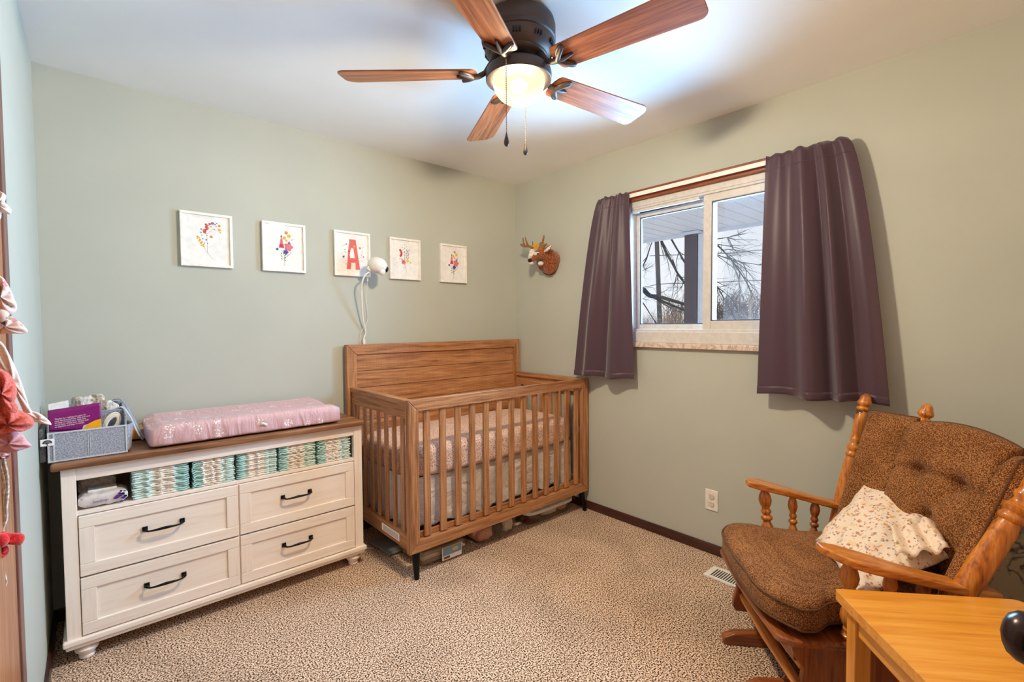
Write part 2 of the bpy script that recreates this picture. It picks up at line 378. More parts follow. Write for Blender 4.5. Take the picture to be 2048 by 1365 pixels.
for a in 'xyz':
    M['crib_'+a] = wood('crib_wood_'+a, S(124, 76, 44), S(174, 118, 76), S(200, 146, 100), a, .42, .9, 0, True)
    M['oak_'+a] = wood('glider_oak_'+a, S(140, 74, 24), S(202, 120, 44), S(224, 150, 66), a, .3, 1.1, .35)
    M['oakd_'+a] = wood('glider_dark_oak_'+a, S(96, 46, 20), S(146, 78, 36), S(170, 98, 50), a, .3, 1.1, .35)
    M['pine_'+a] = wood('honey_pine_'+a, S(204, 124, 34), S(232, 154, 52), S(242, 172, 72), a, .3, .8, .4, contrast=1.3)
    M['cream_'+a] = wood('cream_paint_'+a, S(236, 216, 204), S(248, 234, 224), S(250, 240, 232), a, .5, 1.2, contrast=1.6)
M['top'] = wood('dresser_top_wood', S(88, 54, 34), S(138, 92, 62), S(164, 116, 82), 'x', .4, .8)
M['white_plastic'] = plain('white_plastic', S(240, 234, 228), .35)
M['white_frame'] = plain('white_frame_paint', S(244, 238, 232), .35)
M['paper'] = plain('white_paper', S(253, 251, 250), .8)
M['curtain'] = fabric('aubergine_satin', S(84, 62, 74), S(74, 54, 66), 900, .38, .12, .30)
M['tweed'] = tweed()
M['tweed_d'] = fabric('tweed_piping', S(120, 82, 50), S(80, 52, 30), 500)
def pad_mat():
    mt, nt, b = newmat('pink_sprig_cloth'); v = coords(nt)
    wz = N(nt, 'ShaderNodeTexNoise'); wz.inputs['Scale'].default_value = 60; nt.links.new(v, wz.inputs['Vector'])
    wa = N(nt, 'ShaderNodeVectorMath', operation='MULTIPLY_ADD'); wa.inputs[1].default_value = (.012, .012, .012); nt.links.new(wz.outputs['Color'], wa.inputs[0]); nt.links.new(v, wa.inputs[2])
    c = N(nt, 'ShaderNodeTexVoronoi'); c.inputs['Scale'].default_value = 12.5; nt.links.new(wa.outputs[0], c.inputs['Vector'])
    d = N(nt, 'ShaderNodeTexVoronoi'); d.inputs['Scale'].default_value = 115; nt.links.new(wa.outputs[0], d.inputs['Vector'])
    m1 = ramp(nt, c.outputs['Distance'], [(.24, (1, 1, 1, 1)), (.32, (0, 0, 0, 1))]); m2 = ramp(nt, d.outputs['Distance'], [(.34, (1, 1, 1, 1)), (.46, (0, 0, 0, 1))])
    ml = N(nt, 'ShaderNodeMath', operation='MULTIPLY'); nt.links.new(m1, ml.inputs[0]); nt.links.new(m2, ml.inputs[1])
    mx = N(nt, 'ShaderNodeMix', data_type='RGBA'); nt.links.new(ml.outputs[0], mx.inputs[0]); mx.inputs[6].default_value = S(210, 168, 172); mx.inputs[7].default_value = S(250, 238, 232)
    nt.links.new(mx.outputs[2], b.inputs['Base Color']); b.inputs['Roughness'].default_value = .5; b.inputs['Sheen Weight'].default_value = .15
    cr = N(nt, 'ShaderNodeTexNoise'); cr.inputs['Scale'].default_value = 9; cr.inputs['Detail'].default_value = 3; cr.inputs['Distortion'].default_value = 1.2
    nt.links.new(coords(nt, (2.2, 1, .7), (0, .5, 0)), cr.inputs['Vector']); bump(nt, b, cr.outputs['Fac'], .5, .02)
    return mt
M['pad'] = pad_mat()
M['sheet'] = printed('floral_crib_sheet', S(232, 204, 188), [(95, .34, S(204, 138, 100), .008), (120, .30, S(160, 134, 150), .006), (105, .22, S(214, 160, 104), .006)], .85)
M['skirt'] = fabric('white_crib_skirt', S(232, 220, 212), S(220, 206, 198), 300, .9, .5, .1, 7, .01)
M['felt'] = fabric('grey_felt', S(178, 180, 192), S(132, 136, 150), 260, .95, .4)
M['felt_edge'] = fabric('pale_felt_binding', S(206, 208, 214), S(188, 190, 198), 300)
M['felt_d'] = fabric('dark_grey_felt', S(128, 130, 136), S(98, 100, 108), 260, .95, .4)
M['pillow'] = printed('floral_muslin', S(240, 222, 204), [(18, .24, S(236, 208, 176), .04), (34, .20, S(206, 172, 160), .03), (28, .17, S(224, 176, 112), .02), (46, .19, S(196, 128, 104), .012), (52, .17, S(156, 140, 140), .012)], .85, 14, .006)
M['diaper'] = diaper_mat()
M['purple'] = plain('purple_print', S(134, 16, 108), .35)
M['yellow'] = plain('yellow_print', S(240, 168, 20), .4)
M['wipes'] = plain('wipes_plastic_wrap', S(226, 216, 214), .3, bmp=(40, .6, .004))
M['wrap'] = fabric('crumpled_wrapper', S(232, 222, 212), S(198, 186, 176), 60, .35, .5, 0, 24, .005)
M['violet'] = plain('violet_print', S(88, 46, 130), .5)
M['clear'] = thin_glass('clear_plastic', .1, (.95, .95, .94, 1))
M['lid_white'] = plain('white_bin_lid', S(226, 222, 218), .4)
M['coral'] = fabric('coral_ribbed_knit', S(234, 126, 112), S(208, 98, 88), 220, .9, .6, .2, 0, .002)
M['pink'] = fabric('pale_pink_cotton', S(232, 178, 182), S(218, 160, 168), 300)
M['rose_print'] = printed('rose_floral_cotton', S(238, 212, 202), [(40, .22, S(206, 140, 140), .01), (34, .16, S(150, 160, 110), .01), (28, .14, S(120, 150, 170), .01)])
M['creamfab'] = fabric('cream_cotton', S(240, 228, 218), S(226, 210, 200), 200, .9, .5)
M['red'] = fabric('red_velvet', S(232, 26, 30), S(190, 16, 22), 300, .8, .3, .6)
M['yarn'] = fabric('white_yarn', S(228, 222, 212), S(180, 174, 164), 160, .95, .8)
M['fur'] = fabric('russet_plush', S(176, 98, 48), S(110, 54, 22), 120, .95, .8, .4, 0, .004)
M['fur_white'] = fabric('white_plush', S(240, 230, 222), S(214, 200, 192), 120, .95, .6, .3)
M['antler'] = fabric('tan_plush', S(160, 118, 80), S(124, 86, 56), 150, .95, .5)
M['eye'] = plain('black_glass_eye', S(12, 8, 8), .08)
M['nose'] = fabric('dark_brown_plush', S(62, 26, 20), S(40, 16, 12), 200)

# ---------------------------------------------------------------- room shell
H = 2.44; W = 2.766; YR = -3.40; T = .12
def struct(name, mb, mat, **k):
    o = mb.build(name, mat, None, **k); o['kind'] = 'structure'; return o
struct('floor', MB().box(-W-T, T, YR-T, T, -.1, 0), M['carpet'])
struct('ceiling', MB().box(-W-T, T, YR-T, T, H, H+.1), M['ceil'])
struct('wall_back', MB().box(-W-T, T, 0, T, 0, H), M['wall'])
WY0, WY1, WZ0, WZ1 = -2.13, -1.085, 1.19, 2.08
struct('wall_right', MB().box(0, T, YR-T, WY0, 0, H).box(0, T, WY1, 0, 0, H).box(0, T, WY0, WY1, 0, WZ0).box(0, T, WY0, WY1, WZ1, H), M['wall'])
DY0, DY1 = -2.95, -2.19     # doorway the photographer stands by
struct('wall_left', MB().box(-W-T, -W, YR-T, DY0, 0, H).box(-W-T, -W, DY1, 0, 0, H).box(-W-T, -W, DY0, DY1, 2.03, H), M['wall'])
struct('wall_rear', MB().box(-W-T, T, YR-T, YR, 0, H), M['wall'])
struct('floor_hall', MB().box(-W-T-1.2, -W-T, YR-T, T, -.1, 0), M['carpet'])
struct('wall_hall', MB().box(-W-T-1.3, -W-T-1.2, YR-T, T, 0, H).box(-W-T-1.3, -W-T, YR-T-.1, YR-T, 0, H).box(-W-T-1.3, -W-T, T, T+.1, 0, H), M['wall'])
struct('ceiling_hall', MB().box(-W-T-1.2, -W-T, YR-T, T, H, H+.1), M['ceil'])
def baseb(name, x0, x1, y0, y1, mat): struct(name, MB().box(x0, x1, y0, y1, 0, .058), mat, bevel=.004)
baseb('baseboard_back', -W+.012, -.012, -.012, 0, M['basex'])
baseb('baseboard_right', -.012, 0, YR, 0, M['base'])
baseb('baseboard_left', -W, -W+.012, -1.232, 0, M['base'])
baseb('baseboard_rear', -W+.012, -.012, YR, YR+.012, M['basex'])

# closet door and its casing on the left wall
d1 = thing('door_1', None, None, (-W, -1.62, 0), kind='structure')
MB().box(-W+.001, -W+.014, -2.02, -1.302, .01, 2.0).build('door_leaf', M['door'], d1, bevel=.003)
struct('trim_1', MB().box(-W, -W+.018, -1.30, -1.232, 0, 2.06).box(-W, -W+.018, -2.09, -2.025, 0, 2.06).box(-W, -W+.018, -2.025, -1.30, 2.0, 2.06), M['casing_z'], bevel=.004)
# opened room door behind the camera: only its knob shows
d2 = thing('door_2', None, None, (-2.60, -2.97, 0), kind='structure')
MB().box(-2.63, -1.75, -2.995, -2.960, .012, 2.0).build('door_leaf', M['door'], d2, bevel=.003)
kc = at(2033, 1268, 1, -2.874) if False else Vector((-1.818, -2.874, .948))
kc.y -= .010
kn = MB().lathe([(.0, -.002), (.012, 0), (.021, .004), (.027, .012), (.0295, .022), (.029, .03), (.024, .038), (.014, .042), (.011, .05), (.0105, .072), (.012, .074), (.028, .078), (.031, .084), (.031, .088)],
                (kc.x, kc.y+.022, kc.z), (0, -1, 0), 32)
kn.build('door_knob', plain('dark_knob_metal', S(64, 48, 44), .24, .75), d2, smooth=50)

# ---------------------------------------------------------------- window
win = thing('window_1', None, None, (0, -1.6, WZ0), kind='structure')
def wb(nm, boxes, mat, bev=.003, par=win, label=None):
    mb = MB()
    for b in boxes: mb.box(*b)
    o = mb.build(nm, mat, par, bevel=bev)
    if label: o['label'] = label
    return o
y0, y1, z0, z1 = WY0, WY1, WZ0, WZ1
wb('frame_jamb', [(-.004, .10, y1-.018, y1, z0+.085, z1)], M['vinyl'])
wb('frame_jamb', [(-.004, .10, y0, y0+.018, z0+.085, z1)], M['vinyl'])
wb('frame_head', [(-.004, .10, y0, y1, z1-.035, z1), (.0, .05, y0+.018, y1-.018, z1-.048, z1-.033), (.06, .1, y0+.018, y1-.018, z1-.055, z1-.033)], M['vinyl'])
wb('frame_sill', [(-.010, .10, y0, y1, z0, z0+.068), (.004, .10, y0, y1, z0+.065, z0+.085)], M['vinyl'])
wb('sill_strip', [(-.028, .0, y0-.01, y1+.012, z0-.030, z0)], M['marble'], .004)
def sash(nm, ya, yb, za, zb, xa, xb, st, rail, lab):
    o = wb(nm, [(xa, xb, ya, ya+st, za, zb), (xa, xb, yb-st, yb, za, zb), (xa, xb, ya+st, yb-st, za, za+rail), (xa, xb, ya+st, yb-st, zb-rail, zb)], M['vinyl'], .004, label=lab)
    g = MB().box((xa+xb)/2-.002, (xa+xb)/2+.002, ya+st, yb-st, za+rail, zb-rail).build('pane', M['glass'], o, smooth=0)
    bead = [(xa-.0005+.004, xb-.004, ya+st-.001, ya+st+.008, za+rail, zb-rail), (xa+.004, xb-.004, yb-st-.008, yb-st+.001, za+rail, zb-rail),
            (xa+.004, xb-.004, ya+st, yb-st, za+rail-.001, za+rail+.006), (xa+.004, xb-.004, ya+st, yb-st, zb-rail-.006, zb-rail+.001)]
    mb = MB()
    for b in bead: mb.box(*b)
    mb.build('glazing_bead', M['bead'], o, bevel=.001)
    return o
M['bead'] = plain('dark_glazing_gasket', S(70, 76, 84), .5)
s1 = sash('sash', -1.625, y1-.018, 1.272, 2.022, .060, .088, .026, .032, 'fixed left sash with a thin white frame')
s2 = sash('sash', y0+.018, -1.578, 1.272, 2.040, .012, .042, .046, .050, 'sliding right sash with a wide white stile')
MB().box(.0950, .0965, y0+.03, -1.66, 1.29, 2.03).build('insect_screen', M['screen'], win, smooth=0)
wb('latch', [(.05, .062, -1.572, -1.560, 1.78, 1.83)], M['bronze_d'], .002)
wb('latch', [(.05, .062, -1.572, -1.560, 1.46, 1.51)], M['bronze_d'], .002)
wb('head_stop', [(-.004, .012, -1.56, y1-.02, z1-.068, z1-.050)], M['vinyl'], .002)
# wooden casing strip above
struct('trim_2', MB().box(-.022, 0, -2.241, -.915, 2.082, 2.146), M['casing'], bevel=.004)

# ---------------------------------------------------------------- curtains + rod
rod = thing('curtain_rod', 'cream flat curtain rod mounted over the wooden strip above the window', 'curtain rod', (-.05, -1.58, 2.115))
MB().box(-.056, -.050, -2.27, -.905, 2.098, 2.122).build('rod_bar', M['white_frame'], rod, bevel=.002)
MB().box(-.056, -.022, -.911, -.905, 2.100, 2.120).build('bracket', M['white_frame'], rod, bevel=.001)
MB().box(-.056, -.022, -2.27, -2.264, 2.100, 2.120).build('bracket', M['bronze'], rod, bevel=.001)
def curtain(nm, label, ty0, ty1, by0, by1, ztop, zbot, folds, seed, side):
    root = thing(nm, label, 'curtain', (-.055, (ty0+ty1)/2, zbot))
    nu, nv = 150, 60
    rnd = random.Random(seed)
    ph = [rnd.uniform(0, 6.28) for _ in range(4)]
    def pos(u, v):      # u across, v from top down
        e = v**.8
        yt = ty0+(ty1-ty0)*u; yb = by0+(by1-by0)*u
        outer = (u if ty0 > -1.5 and False else 0)
        q = u if side > 0 else 1-u
        y = yt+(yb-yt)*(v*(1-q)+v**.62*q)
        x = -.066
        amp = .010+.028*min(1, v*1.6)
        fz = 0
        for (c, wd, a) in folds:
            cc = c; d = (u-cc)/wd
            fz += 1.35*a*math.exp(-d*d)*(.30+.70*min(1, v*1.5))
        x -= .012*e + fz
        rf = .35+.65*(u if side > 0 else 1-u)
        x -= rf*(.008*math.sin(u*26+ph[0]+.6*math.sin(v*3))*math.exp(-v*6) + .003*math.sin(u*63+ph[1])*math.exp(-v*16))
        x -= .004*math.sin(u*9+ph[2]+v*1.2)*v
        z = ztop+(zbot-ztop)*v + .006*math.sin(u*11+ph[3])*(v if v > .5 else 0) + (.004*math.sin(u*40+ph[1]) if v < .02 else 0)
        return Vector((min(x, -.058), y, z))
    o = MB().grid(nu, nv, pos).build('drape', M['curtain'], root, smooth=180, solid=.003)
    # bottom hem band and rod pocket stitch line
    def hem(u, v):
        p = pos(u, 1-.032*(1-v)); return p+Vector((-.0045, 0, 0))
    MB().grid(nu, 4, hem).build('hem', M['curtain'], root, smooth=180, solid=.002)
    mb = MB(); pts = [pos(i/119, .06)+Vector((-.0022, 0, 0)) for i in range(120)]
    mb.tube(pts, .0014, 5); mb.build('pocket_seam', M['curtain'], root)
    return root
curtain('curtain', 'short dark purple curtain panel left of the window, over the crib end', -.905, -1.135, -.690, -1.182, 2.132, .958,
        [(.30, .10, .045), (.52, .05, -.018), (.72, .12, .030)], 3, -1)
curtain('curtain', 'wider dark purple curtain panel right of the window, gathered on the rod above the rocker', -1.940, -2.280, -1.918, -2.452, 2.135, .955,
        [(.46, .10, .052), (.60, .03, -.014), (.70, .05, .050), (.80, .025, -.010), (.92, .06, .010), (.15, .12, .012)], 9, 1)

# ---------------------------------------------------------------- ceiling fan
FC = Vector((-1.385, -1.560, 0))
fan = thing('ceiling_fan', 'five-blade flush-mount ceiling fan with wood blades, bronze motor and glowing bowl light', 'ceiling fan', (FC.x, FC.y, H))
def fl(prof): return MB().lathe(prof, FC, (0, 0, 1), 48)
fl([(.118, H-.001), (.132, H-.012), (.137, H-.03), (.137, H-.055), (.134, H-.06), (.134, H-.068), (.138, H-.073), (.138, H-.082), (.133, H-.086)]).build('canopy', M['bronze'], fan, smooth=50)
fl([(.133, H-.085), (.131, H-.10), (.124, H-.118), (.112, H-.135), (.108, H-.137), (.106, H-.143), (.095, H-.150), (.075, H-.156)]).build('motor_housing', M['bronze'], fan, smooth=40)
slot0 = None
for k in range(10):
    a = k*PI/5+.15
    for j in range(3):
        aa = a+j*.09-.09
        c = FC+Vector((math.cos(aa)*.1275, math.sin(aa)*.1275, H-.108))
        if slot0 is None: slot0 = MB().box(-.005, .005, -.003, .003, -.009, .009).build('vent_slot', M['bronze_d'], fan, local=True, bevel=.001); q = slot0
        else: q = slot0.copy(); COL.objects.link(q)
        q.matrix_local = wmat(fan).inverted() @ Matrix.Translation(c) @ Matrix.Rotation(aa, 4, 'Z')

fl([(.072, H-.154), (.060, H-.158), (.056, H-.165), (.055, H-.172), (.062, H-.178)]).build('switch_housing', M['bronze'], fan, smooth=40)
fl([(.050, H-.165), (.062, H-.172), (.098, H-.176), (.112, H-.181), (.120, H-.188), (.1225, H-.200), (.1225, H-.222), (.120, H-.2245), (.110, H-.2235), (.102, H-.220), (.100, H-.216)]).build('light_fitter', M['bronze'], fan, smooth=40)
zb = H-.218
bowl = fl([(.0985, zb+.002), (.0985, zb-.006), (.095, zb-.026), (.087, zb-.046), (.072, zb-.065), (.052, zb-.079), (.028, zb-.087), (.004, zb-.0895)])
bowl.f = bowl.f[:-2]; bowl.m = bowl.m[:-2]
bowl.build('glass_bowl', M['lamp_glass'], fan, smooth=180)
MB().ball(FC+Vector((0, 0, zb-.022)), (.034, .034, .020)).build('bulb', M['bulb'], fan, smooth=180)
pl_ = bpy.data.lights.new('fan_lamp', 'POINT'); pl_.energy = 132; pl_.color = (1.0, .90, .70); pl_.shadow_soft_size = .060
pl_.use_nodes = True; _nt = pl_.node_tree; _em = _nt.nodes['Emission']; _fo = _nt.nodes.new('ShaderNodeLightFalloff'); _fo.inputs['Strength'].default_value = .58
_nt.links.new(_fo.outputs['Linear'], _em.inputs['Strength'])
po_ = bpy.data.objects.new('fan_lamp', pl_); COL.objects.link(po_); po_.location = FC+Vector((0, 0, zb-.040))
TH0 = math.radians(137.2); ZB = 2.245; PITCHB = math.radians(12)
for k in range(5):
    th = TH0-k*2*PI/5
    R_ = Matrix.Translation(FC+Vector((0, 0, ZB))) @ Matrix.Rotation(th, 4, 'Z')
    P_ = R_ @ Matrix.Rotation(-PITCHB, 4, 'X')
    # blade outline: narrower root, rounded corners at tip
    out = []
    r0, r1, w0, w1 = .175, .665, .055, .070
    for i in range(9):
        a = PI/2*i/8; out.append((r1-.045+.045*math.sin(a), -w1+.045-.045*math.cos(a)))
    for i in range(9):
        a = PI/2*i/8; out.append((r1-.030+.030*math.cos(a)-.0, w1-.030+.030*math.sin(a)))
    for i in range(9):
        a = PI*i/8; out.append((r0+.0-.02*math.sin(a), w0*math.cos(a)))
    top = [P_ @ Vector((x, y, .003)) for x, y in out]
    nrm = (P_.to_3x3() @ Vector((0, 0, 1)))
    bl = MB().prism(top, -nrm*.006)
    # build with its own local frame so that the grain runs along the blade
    me_m = wmat(fan).inverted() @ P_
    inv = P_.inverted(); bl.v = [inv @ v for v in bl.v]
    o = bl.build('blade', M['blade'], fan, local=True, bevel=.0015); o.matrix_local = me_m
    # blade iron: curved arm from motor, oval plate, three prongs
    ir = MB()
    hub = [(.085, 0, .055), (.105, 0, .030), (.125, 0, .004), (.150, 0, -.008), (.178, 0, -.010)]
    ir.tube([(a, b, c) for a, b, c in hub], [.013, .011, .010, .010, .012], 10)
    for sgn in (-1, 0, 1):
        pts = [(.172, 0, -.010), (.190, .022*sgn, -.011), (.212, .042*sgn, -.010), (.236-.02*abs(sgn)+.0, .052*sgn, -.007)] if sgn else [(.172, 0, -.010), (.200, 0, -.011), (.232, 0, -.007)]
        ir.tube(pts, [.012, .010, .008, .004] if sgn else [.012, .009, .004], 8)
    arc = [(.232-.055*math.cos(a)*1.0, .056*math.sin(a), -.008) for a in [(-1.25+2.5*i/14) for i in range(15)]]
    ir.tube(arc, [.004]+[.007]*13+[.004], 8)
    oi = ir.build('blade_iron', M['bronze'], fan, local=True, smooth=60); oi.matrix_local = me_m
# pull chains
def chain(px1, py1, px2, py2, yy, label):
    a = at(px1, py1, 1, yy); b = at(px2, py2, 1, yy); a.x = b.x
    root = thing('pull_chain', label, 'pull chain', (a.x, yy, b.z))
    mb = MB(); n = int((a.z-b.z)/.0062)
    for i in range(n): mb.ball((a.x, yy, a.z-.0062*i), .0021, nu=6, nv=4)
    mb.tube([(a.x, yy, a.z), (a.x, yy, b.z)], .0007, 4)
    if False: pass
    mb.build('bead_chain', M['chain'], root)
    MB().lathe([(.001, .012), (.003, .006), (.004, 0), (.0065, -.008), (.009, -.020), (.009, -.026), (.006, -.033), (.001, -.036)], b, (0, 0, 1), 12).build('weight', M['bronze'], root)
M['chain'] = plain('bead_chain_metal', S(150, 130, 112), .35, .7)
chain(1011, 118, 1013, 272, -1.66, 'pull chain with dark bead weight hanging in front of the glowing bowl light')
chain(1051, 175, 1051, 292, -1.53, 'pull chain hanging lower, behind the bowl light toward the window')

# ---------------------------------------------------------------- dresser
YF = -.42
dr = thing('changing_dresser', 'cream painted dresser with brown wooden top, open shelf and four drawers', 'dresser', (-2.11, -.22, 0))
DX0, DX1 = -2.709, -1.518
MB().box(-2.735, -1.512, YF-.028, -.012, .768, .795).build('top_board', M['top'], dr, bevel=.008, seg=3)
def slab(nm, b, mat, par=dr, bev=.002): return MB().box(*b).build(nm, mat, par, bevel=bev)
slab('side_panel', (DX0, DX0+.02, YF+.02, -.02, .10, .768), M['cream_z'])
slab('side_panel', (DX1-.02, DX1, YF+.02, -.02, .10, .768), M['cream_z'])
slab('back_panel', (DX0+.02, DX1-.02, -.030, -.02, .10, .768), M['cream_x'])
slab('stile', (DX0, DX0+.043, YF, YF+.03, .095, .768), M['cream_z'])
slab('stile', (DX1-.045, DX1, YF, YF+.03, .095, .768), M['cream_z'])
slab('top_rail', (DX0+.043, DX1-.045, YF+.003, YF+.025, .716, .768), M['cream_x'])
slab('shelf_board', (DX0+.02, DX1-.02, YF+.003, -.03, .578, .593), M['cream_x'])
slab('center_stile', (-2.121, -2.111, YF+.006, YF+.025, .10, .578), M['cream_z'])
mb = MB(); mb.box(DX0-.012, DX1+.014, YF-.014, -.02, .078, .102); mb.box(DX0-.005, DX1+.006, YF-.006, -.02, .062, .079)
mb.build('base_moulding', M['cream_x'], dr, bevel=.006, seg=3)
foot = [(.020, .0), (.024, .003), (.026, .010), (.022, .016), (.026, .022), (.036, .034), (.038, .042), (.032, .050), (.024, .054), (.034, .060), (.036, .066)]
for fx in (DX0+.055, DX1-.045):
    for fy in (YF+.038, -.07):
        MB().lathe(foot, (fx, fy, 0), (0, 0, 1), 20).build('bun_foot', M['cream_z'], dr, smooth=50)
def drawer(xa, xb, za, zb_, hx):
    root = MB(); th = .018; bw = .047
    y = YF-.004
    o = MB().box(xa+bw, xb-bw, y+.008, y+.016, za+bw*.9, zb_-bw*.9).box(xa+.01, xb-.01, y+.03, y+.10, za+.01, zb_-.01).build('drawer', M['cream_x'], dr, bevel=.001)
    MB().box(xa, xb, y, y+th, zb_-bw, zb_).build('drawer_rail', M['cream_x'], o, bevel=.0025)
    MB().box(xa, xb, y, y+th, za, za+bw).build('drawer_rail', M['cream_x'], o, bevel=.0025)
    MB().box(xa, xa+bw, y+.0004, y+th, za+bw, zb_-bw).build('drawer_stile', M['cream_z'], o, bevel=.0025)
    MB().box(xb-bw, xb, y+.0004, y+th, za+bw, zb_-bw).build('drawer_stile', M['cream_z'], o, bevel=.0025)
    zc = (za+zb_)/2+.012; yb = y+.008; hw = .064
    h = MB()
    for s in (-1, 1):
        h.box(hx+s*hw-.009, hx+s*hw+.009, yb-.007, yb, zc-.009, zc+.009)
        h.lathe([(.006, 0), (.005, .012), (.006, .022)], (hx+s*hw, yb-.002, zc), (0, -1, 0), 10)
    pts = [(hx-hw, yb-.022, zc), (hx-hw*.86, yb-.028, zc-.005), (hx-hw*.6, yb-.031, zc-.0055), (hx, yb-.032, zc-.004), (hx+hw*.6, yb-.031, zc-.0055), (hx+hw*.86, yb-.028, zc-.005), (hx+hw, yb-.022, zc)]
    h.tube(pts, [.006, .0035, .004, .0062, .004, .0035, .006], 10)
    h.build('handle', M['black_metal'], o, smooth=50)
XL0, XL1, XR0, XR1 = DX0+.045, -2.119, -2.113, DX1-.048
for za, zb_ in ((.338, .575), (.106, .331)):
    drawer(XL0, XL1, za, zb_, (-2.462-2.333)/2)
    drawer(XR0, XR1, za, zb_, (-1.925-1.797)/2)

# diapers on the shelf
def diaper_mesh(seed, w):
    rnd = random.Random(seed); q = rnd.uniform(0, 9)
    nu, nv = 26, 5
    mb = MB()
    T2 = .0043
    def top(u, v): return Vector(((u-.5)*w, -.10+.20*v+.004*math.sin(u*30+q)*(v < .3), T2*(1-.5*abs(2*u-1)**6)+.0016*math.sin(u*37+q)*(1-v)+.0012*math.sin(u*71+2*q)))
    def bot(u, v): return Vector(((u-.5)*w, -.10+.20*v+.004*math.sin(u*30+q)*(v < .3), -T2*(1-.5*abs(2*u-1)**6)+.0012*math.sin(u*43+q)*(1-v)))
    nt_, nb = nu*nv, nu*nv
    vs = [top(i/(nu-1), j/(nv-1)) for j in range(nv) for i in range(nu)] + [bot(i/(nu-1), j/(nv-1)) for j in range(nv) for i in range(nu)]
    fs = []
    for j in range(nv-1):
        for i in range(nu-1):
            a = j*nu+i; fs.append((a, a+1, a+nu+1, a+nu)); b = nt_+a; fs.append((b, b+nu, b+nu+1, b+1))
    for i in range(nu-1):
        fs.append((i, nt_+i, nt_+i+1, i+1)); a = (nv-1)*nu+i; fs.append((a, a+1, nt_+a+1, nt_+a))
    for j in range(nv-1):
        a = j*nu; fs.append((a, a+nu, nt_+a+nu, nt_+a)); a = j*nu+nu-1; fs.append((a, nt_+a, nt_+a+nu, a+nu))
    # pleated front fold: rounded nose
    mb.add(vs, fs)
    def nose(u, v):
        a = -PI/2+PI*v; x = (u-.5)*w
        return Vector((x, -.10-.005*math.cos(a)+.004*math.sin(u*30+q)+.0025*math.sin(u*55+q), T2*math.sin(a)*(1-.4*abs(2*u-1)**6)+.0014*math.sin(u*40+q)))
    mb.grid(nu, 4, nose)
    return mb
ords = ['lowest', 'second from bottom', 'third from bottom', 'fourth from bottom', 'fifth from bottom', 'sixth from bottom', 'middle one', 'sixth from top', 'fifth from top', 'fourth from top', 'third from top', 'second from top', 'topmost']
stack_names = ['leftmost', 'second-from-left', 'middle', 'second-from-right', 'rightmost']
stacks = [(-2.50, -2.298), (-2.292, -2.125), (-2.118, -1.942), (-1.936, -1.760), (-1.754, -1.575)]
for si, (xa, xb) in enumerate(stacks):
    w_ = xb-xa
    base_o = [diaper_mesh(si*10+k, w_*.97).build('diaper', M['diaper'], None, smooth=60) for k in range(3)]
    n = 13
    for k in range(n):
        o = base_o[k] if k < 3 else base_o[k % 3].copy()
        if k >= 3: COL.objects.link(o)
        rr = random.Random(si*100+k)
        o.location = ((xa+xb)/2+rr.uniform(-.002, .002), YF+.118+.018*(si == 0)*0+rr.uniform(-.004, .004), .5985+.0091*k)
        o.rotation_euler = (0, rr.uniform(-.01, .01), (0 if (k*7+si) % 3 else PI)*0 + rr.uniform(-.02, .02))
        o.scale.x = -1 if si == 0 else 1
        tag(o, 'folded diaper, %s in the %s teal and white stack on the shelf' % (ords[k], stack_names[si]), 'diaper', 'diapers in the %s stack' % stack_names[si])
# wipes packs
wp = thing('wipes_pack', 'white pack of wipes with purple print at the left end of the shelf', 'wipes pack', (-2.585, -.33, .593))
def packshape(x0, x1, y0, y1, z0, z1, wob=.004):
    def f(u, v):
        # superellipse cross section swept along x, pinched ends
        a = 2*PI*u; s = 2*v-1
        e = (1-abs(s)**7*.55)
        cy, cz = math.cos(a), math.sin(a)
        sy = math.copysign(abs(cy)**.5, cy); sz = math.copysign(abs(cz)**.5, cz)
        return Vector(((x0+x1)/2+s*(x1-x0)/2, (y0+y1)/2+sy*(y1-y0)/2*(1-.1*abs(s)**7), (z0+z1)/2+sz*(z1-z0)/2*e+wob*noise.noise(Vector((s*6, cy*2, cz*2)))))
    return MB().grid(36, 20, f, closed_u=True)
packshape(-2.663, -2.512, -.412, -.30, .5965, .650).build('pack_wrap', M['wipes'], wp, smooth=180)
MB().box(-2.635, -2.545, -.375, -.315, .648, .658).build('lid', M['white_plastic'], wp, bevel=.003)
def frontM(x, y, z): return Matrix.Translation((x, y, z)) @ Matrix.Rotation(PI/2, 4, 'X')
text_mesh('print', 'Seedlings', .013, M['violet'], wp, frontM(-2.620, -.4165, .617))
text_mesh('print', '78', .009, M['violet'], wp, frontM(-2.658, -.4165, .635))
text_mesh('print', '78 wipes', .006, M['violet'], wp, frontM(-2.640, -.4165, .604))
lf = [(-.014, -.006), (-.004, -.009), (.006, -.004), (.016, .008), (.006, .009), (-.006, .005)]
MB().prism([(-2.545+a, -.4165, .625+b) for a, b in lf], (0, .0006, 0)).build('leaf_print', M['violet'], wp)
mbp = MB(); rr = random.Random(3)
for i in range(16):
    cx, cz = -2.527+rr.uniform(-.012, .010), .624+rr.uniform(-.022, .022); s_ = rr.uniform(.002, .0045)
    mbp.prism([(cx+s_*math.cos(a)*1.6, -.4162, cz+s_*math.sin(a)) for a in [k*PI/3+i for k in range(6)]], (0, .0006, 0))
mbp.build('leaf_print', M['violet'], wp)
wp2 = thing('wipes_pack', 'crumpled grey wrapper pack behind the white wipes pack on the shelf', 'wipes pack', (-2.60, -.2, .593))
packshape(-2.665, -2.545, -.27, -.12, .5965, .700, .012).build('pack_wrap', M['wrap'], wp2, smooth=180)

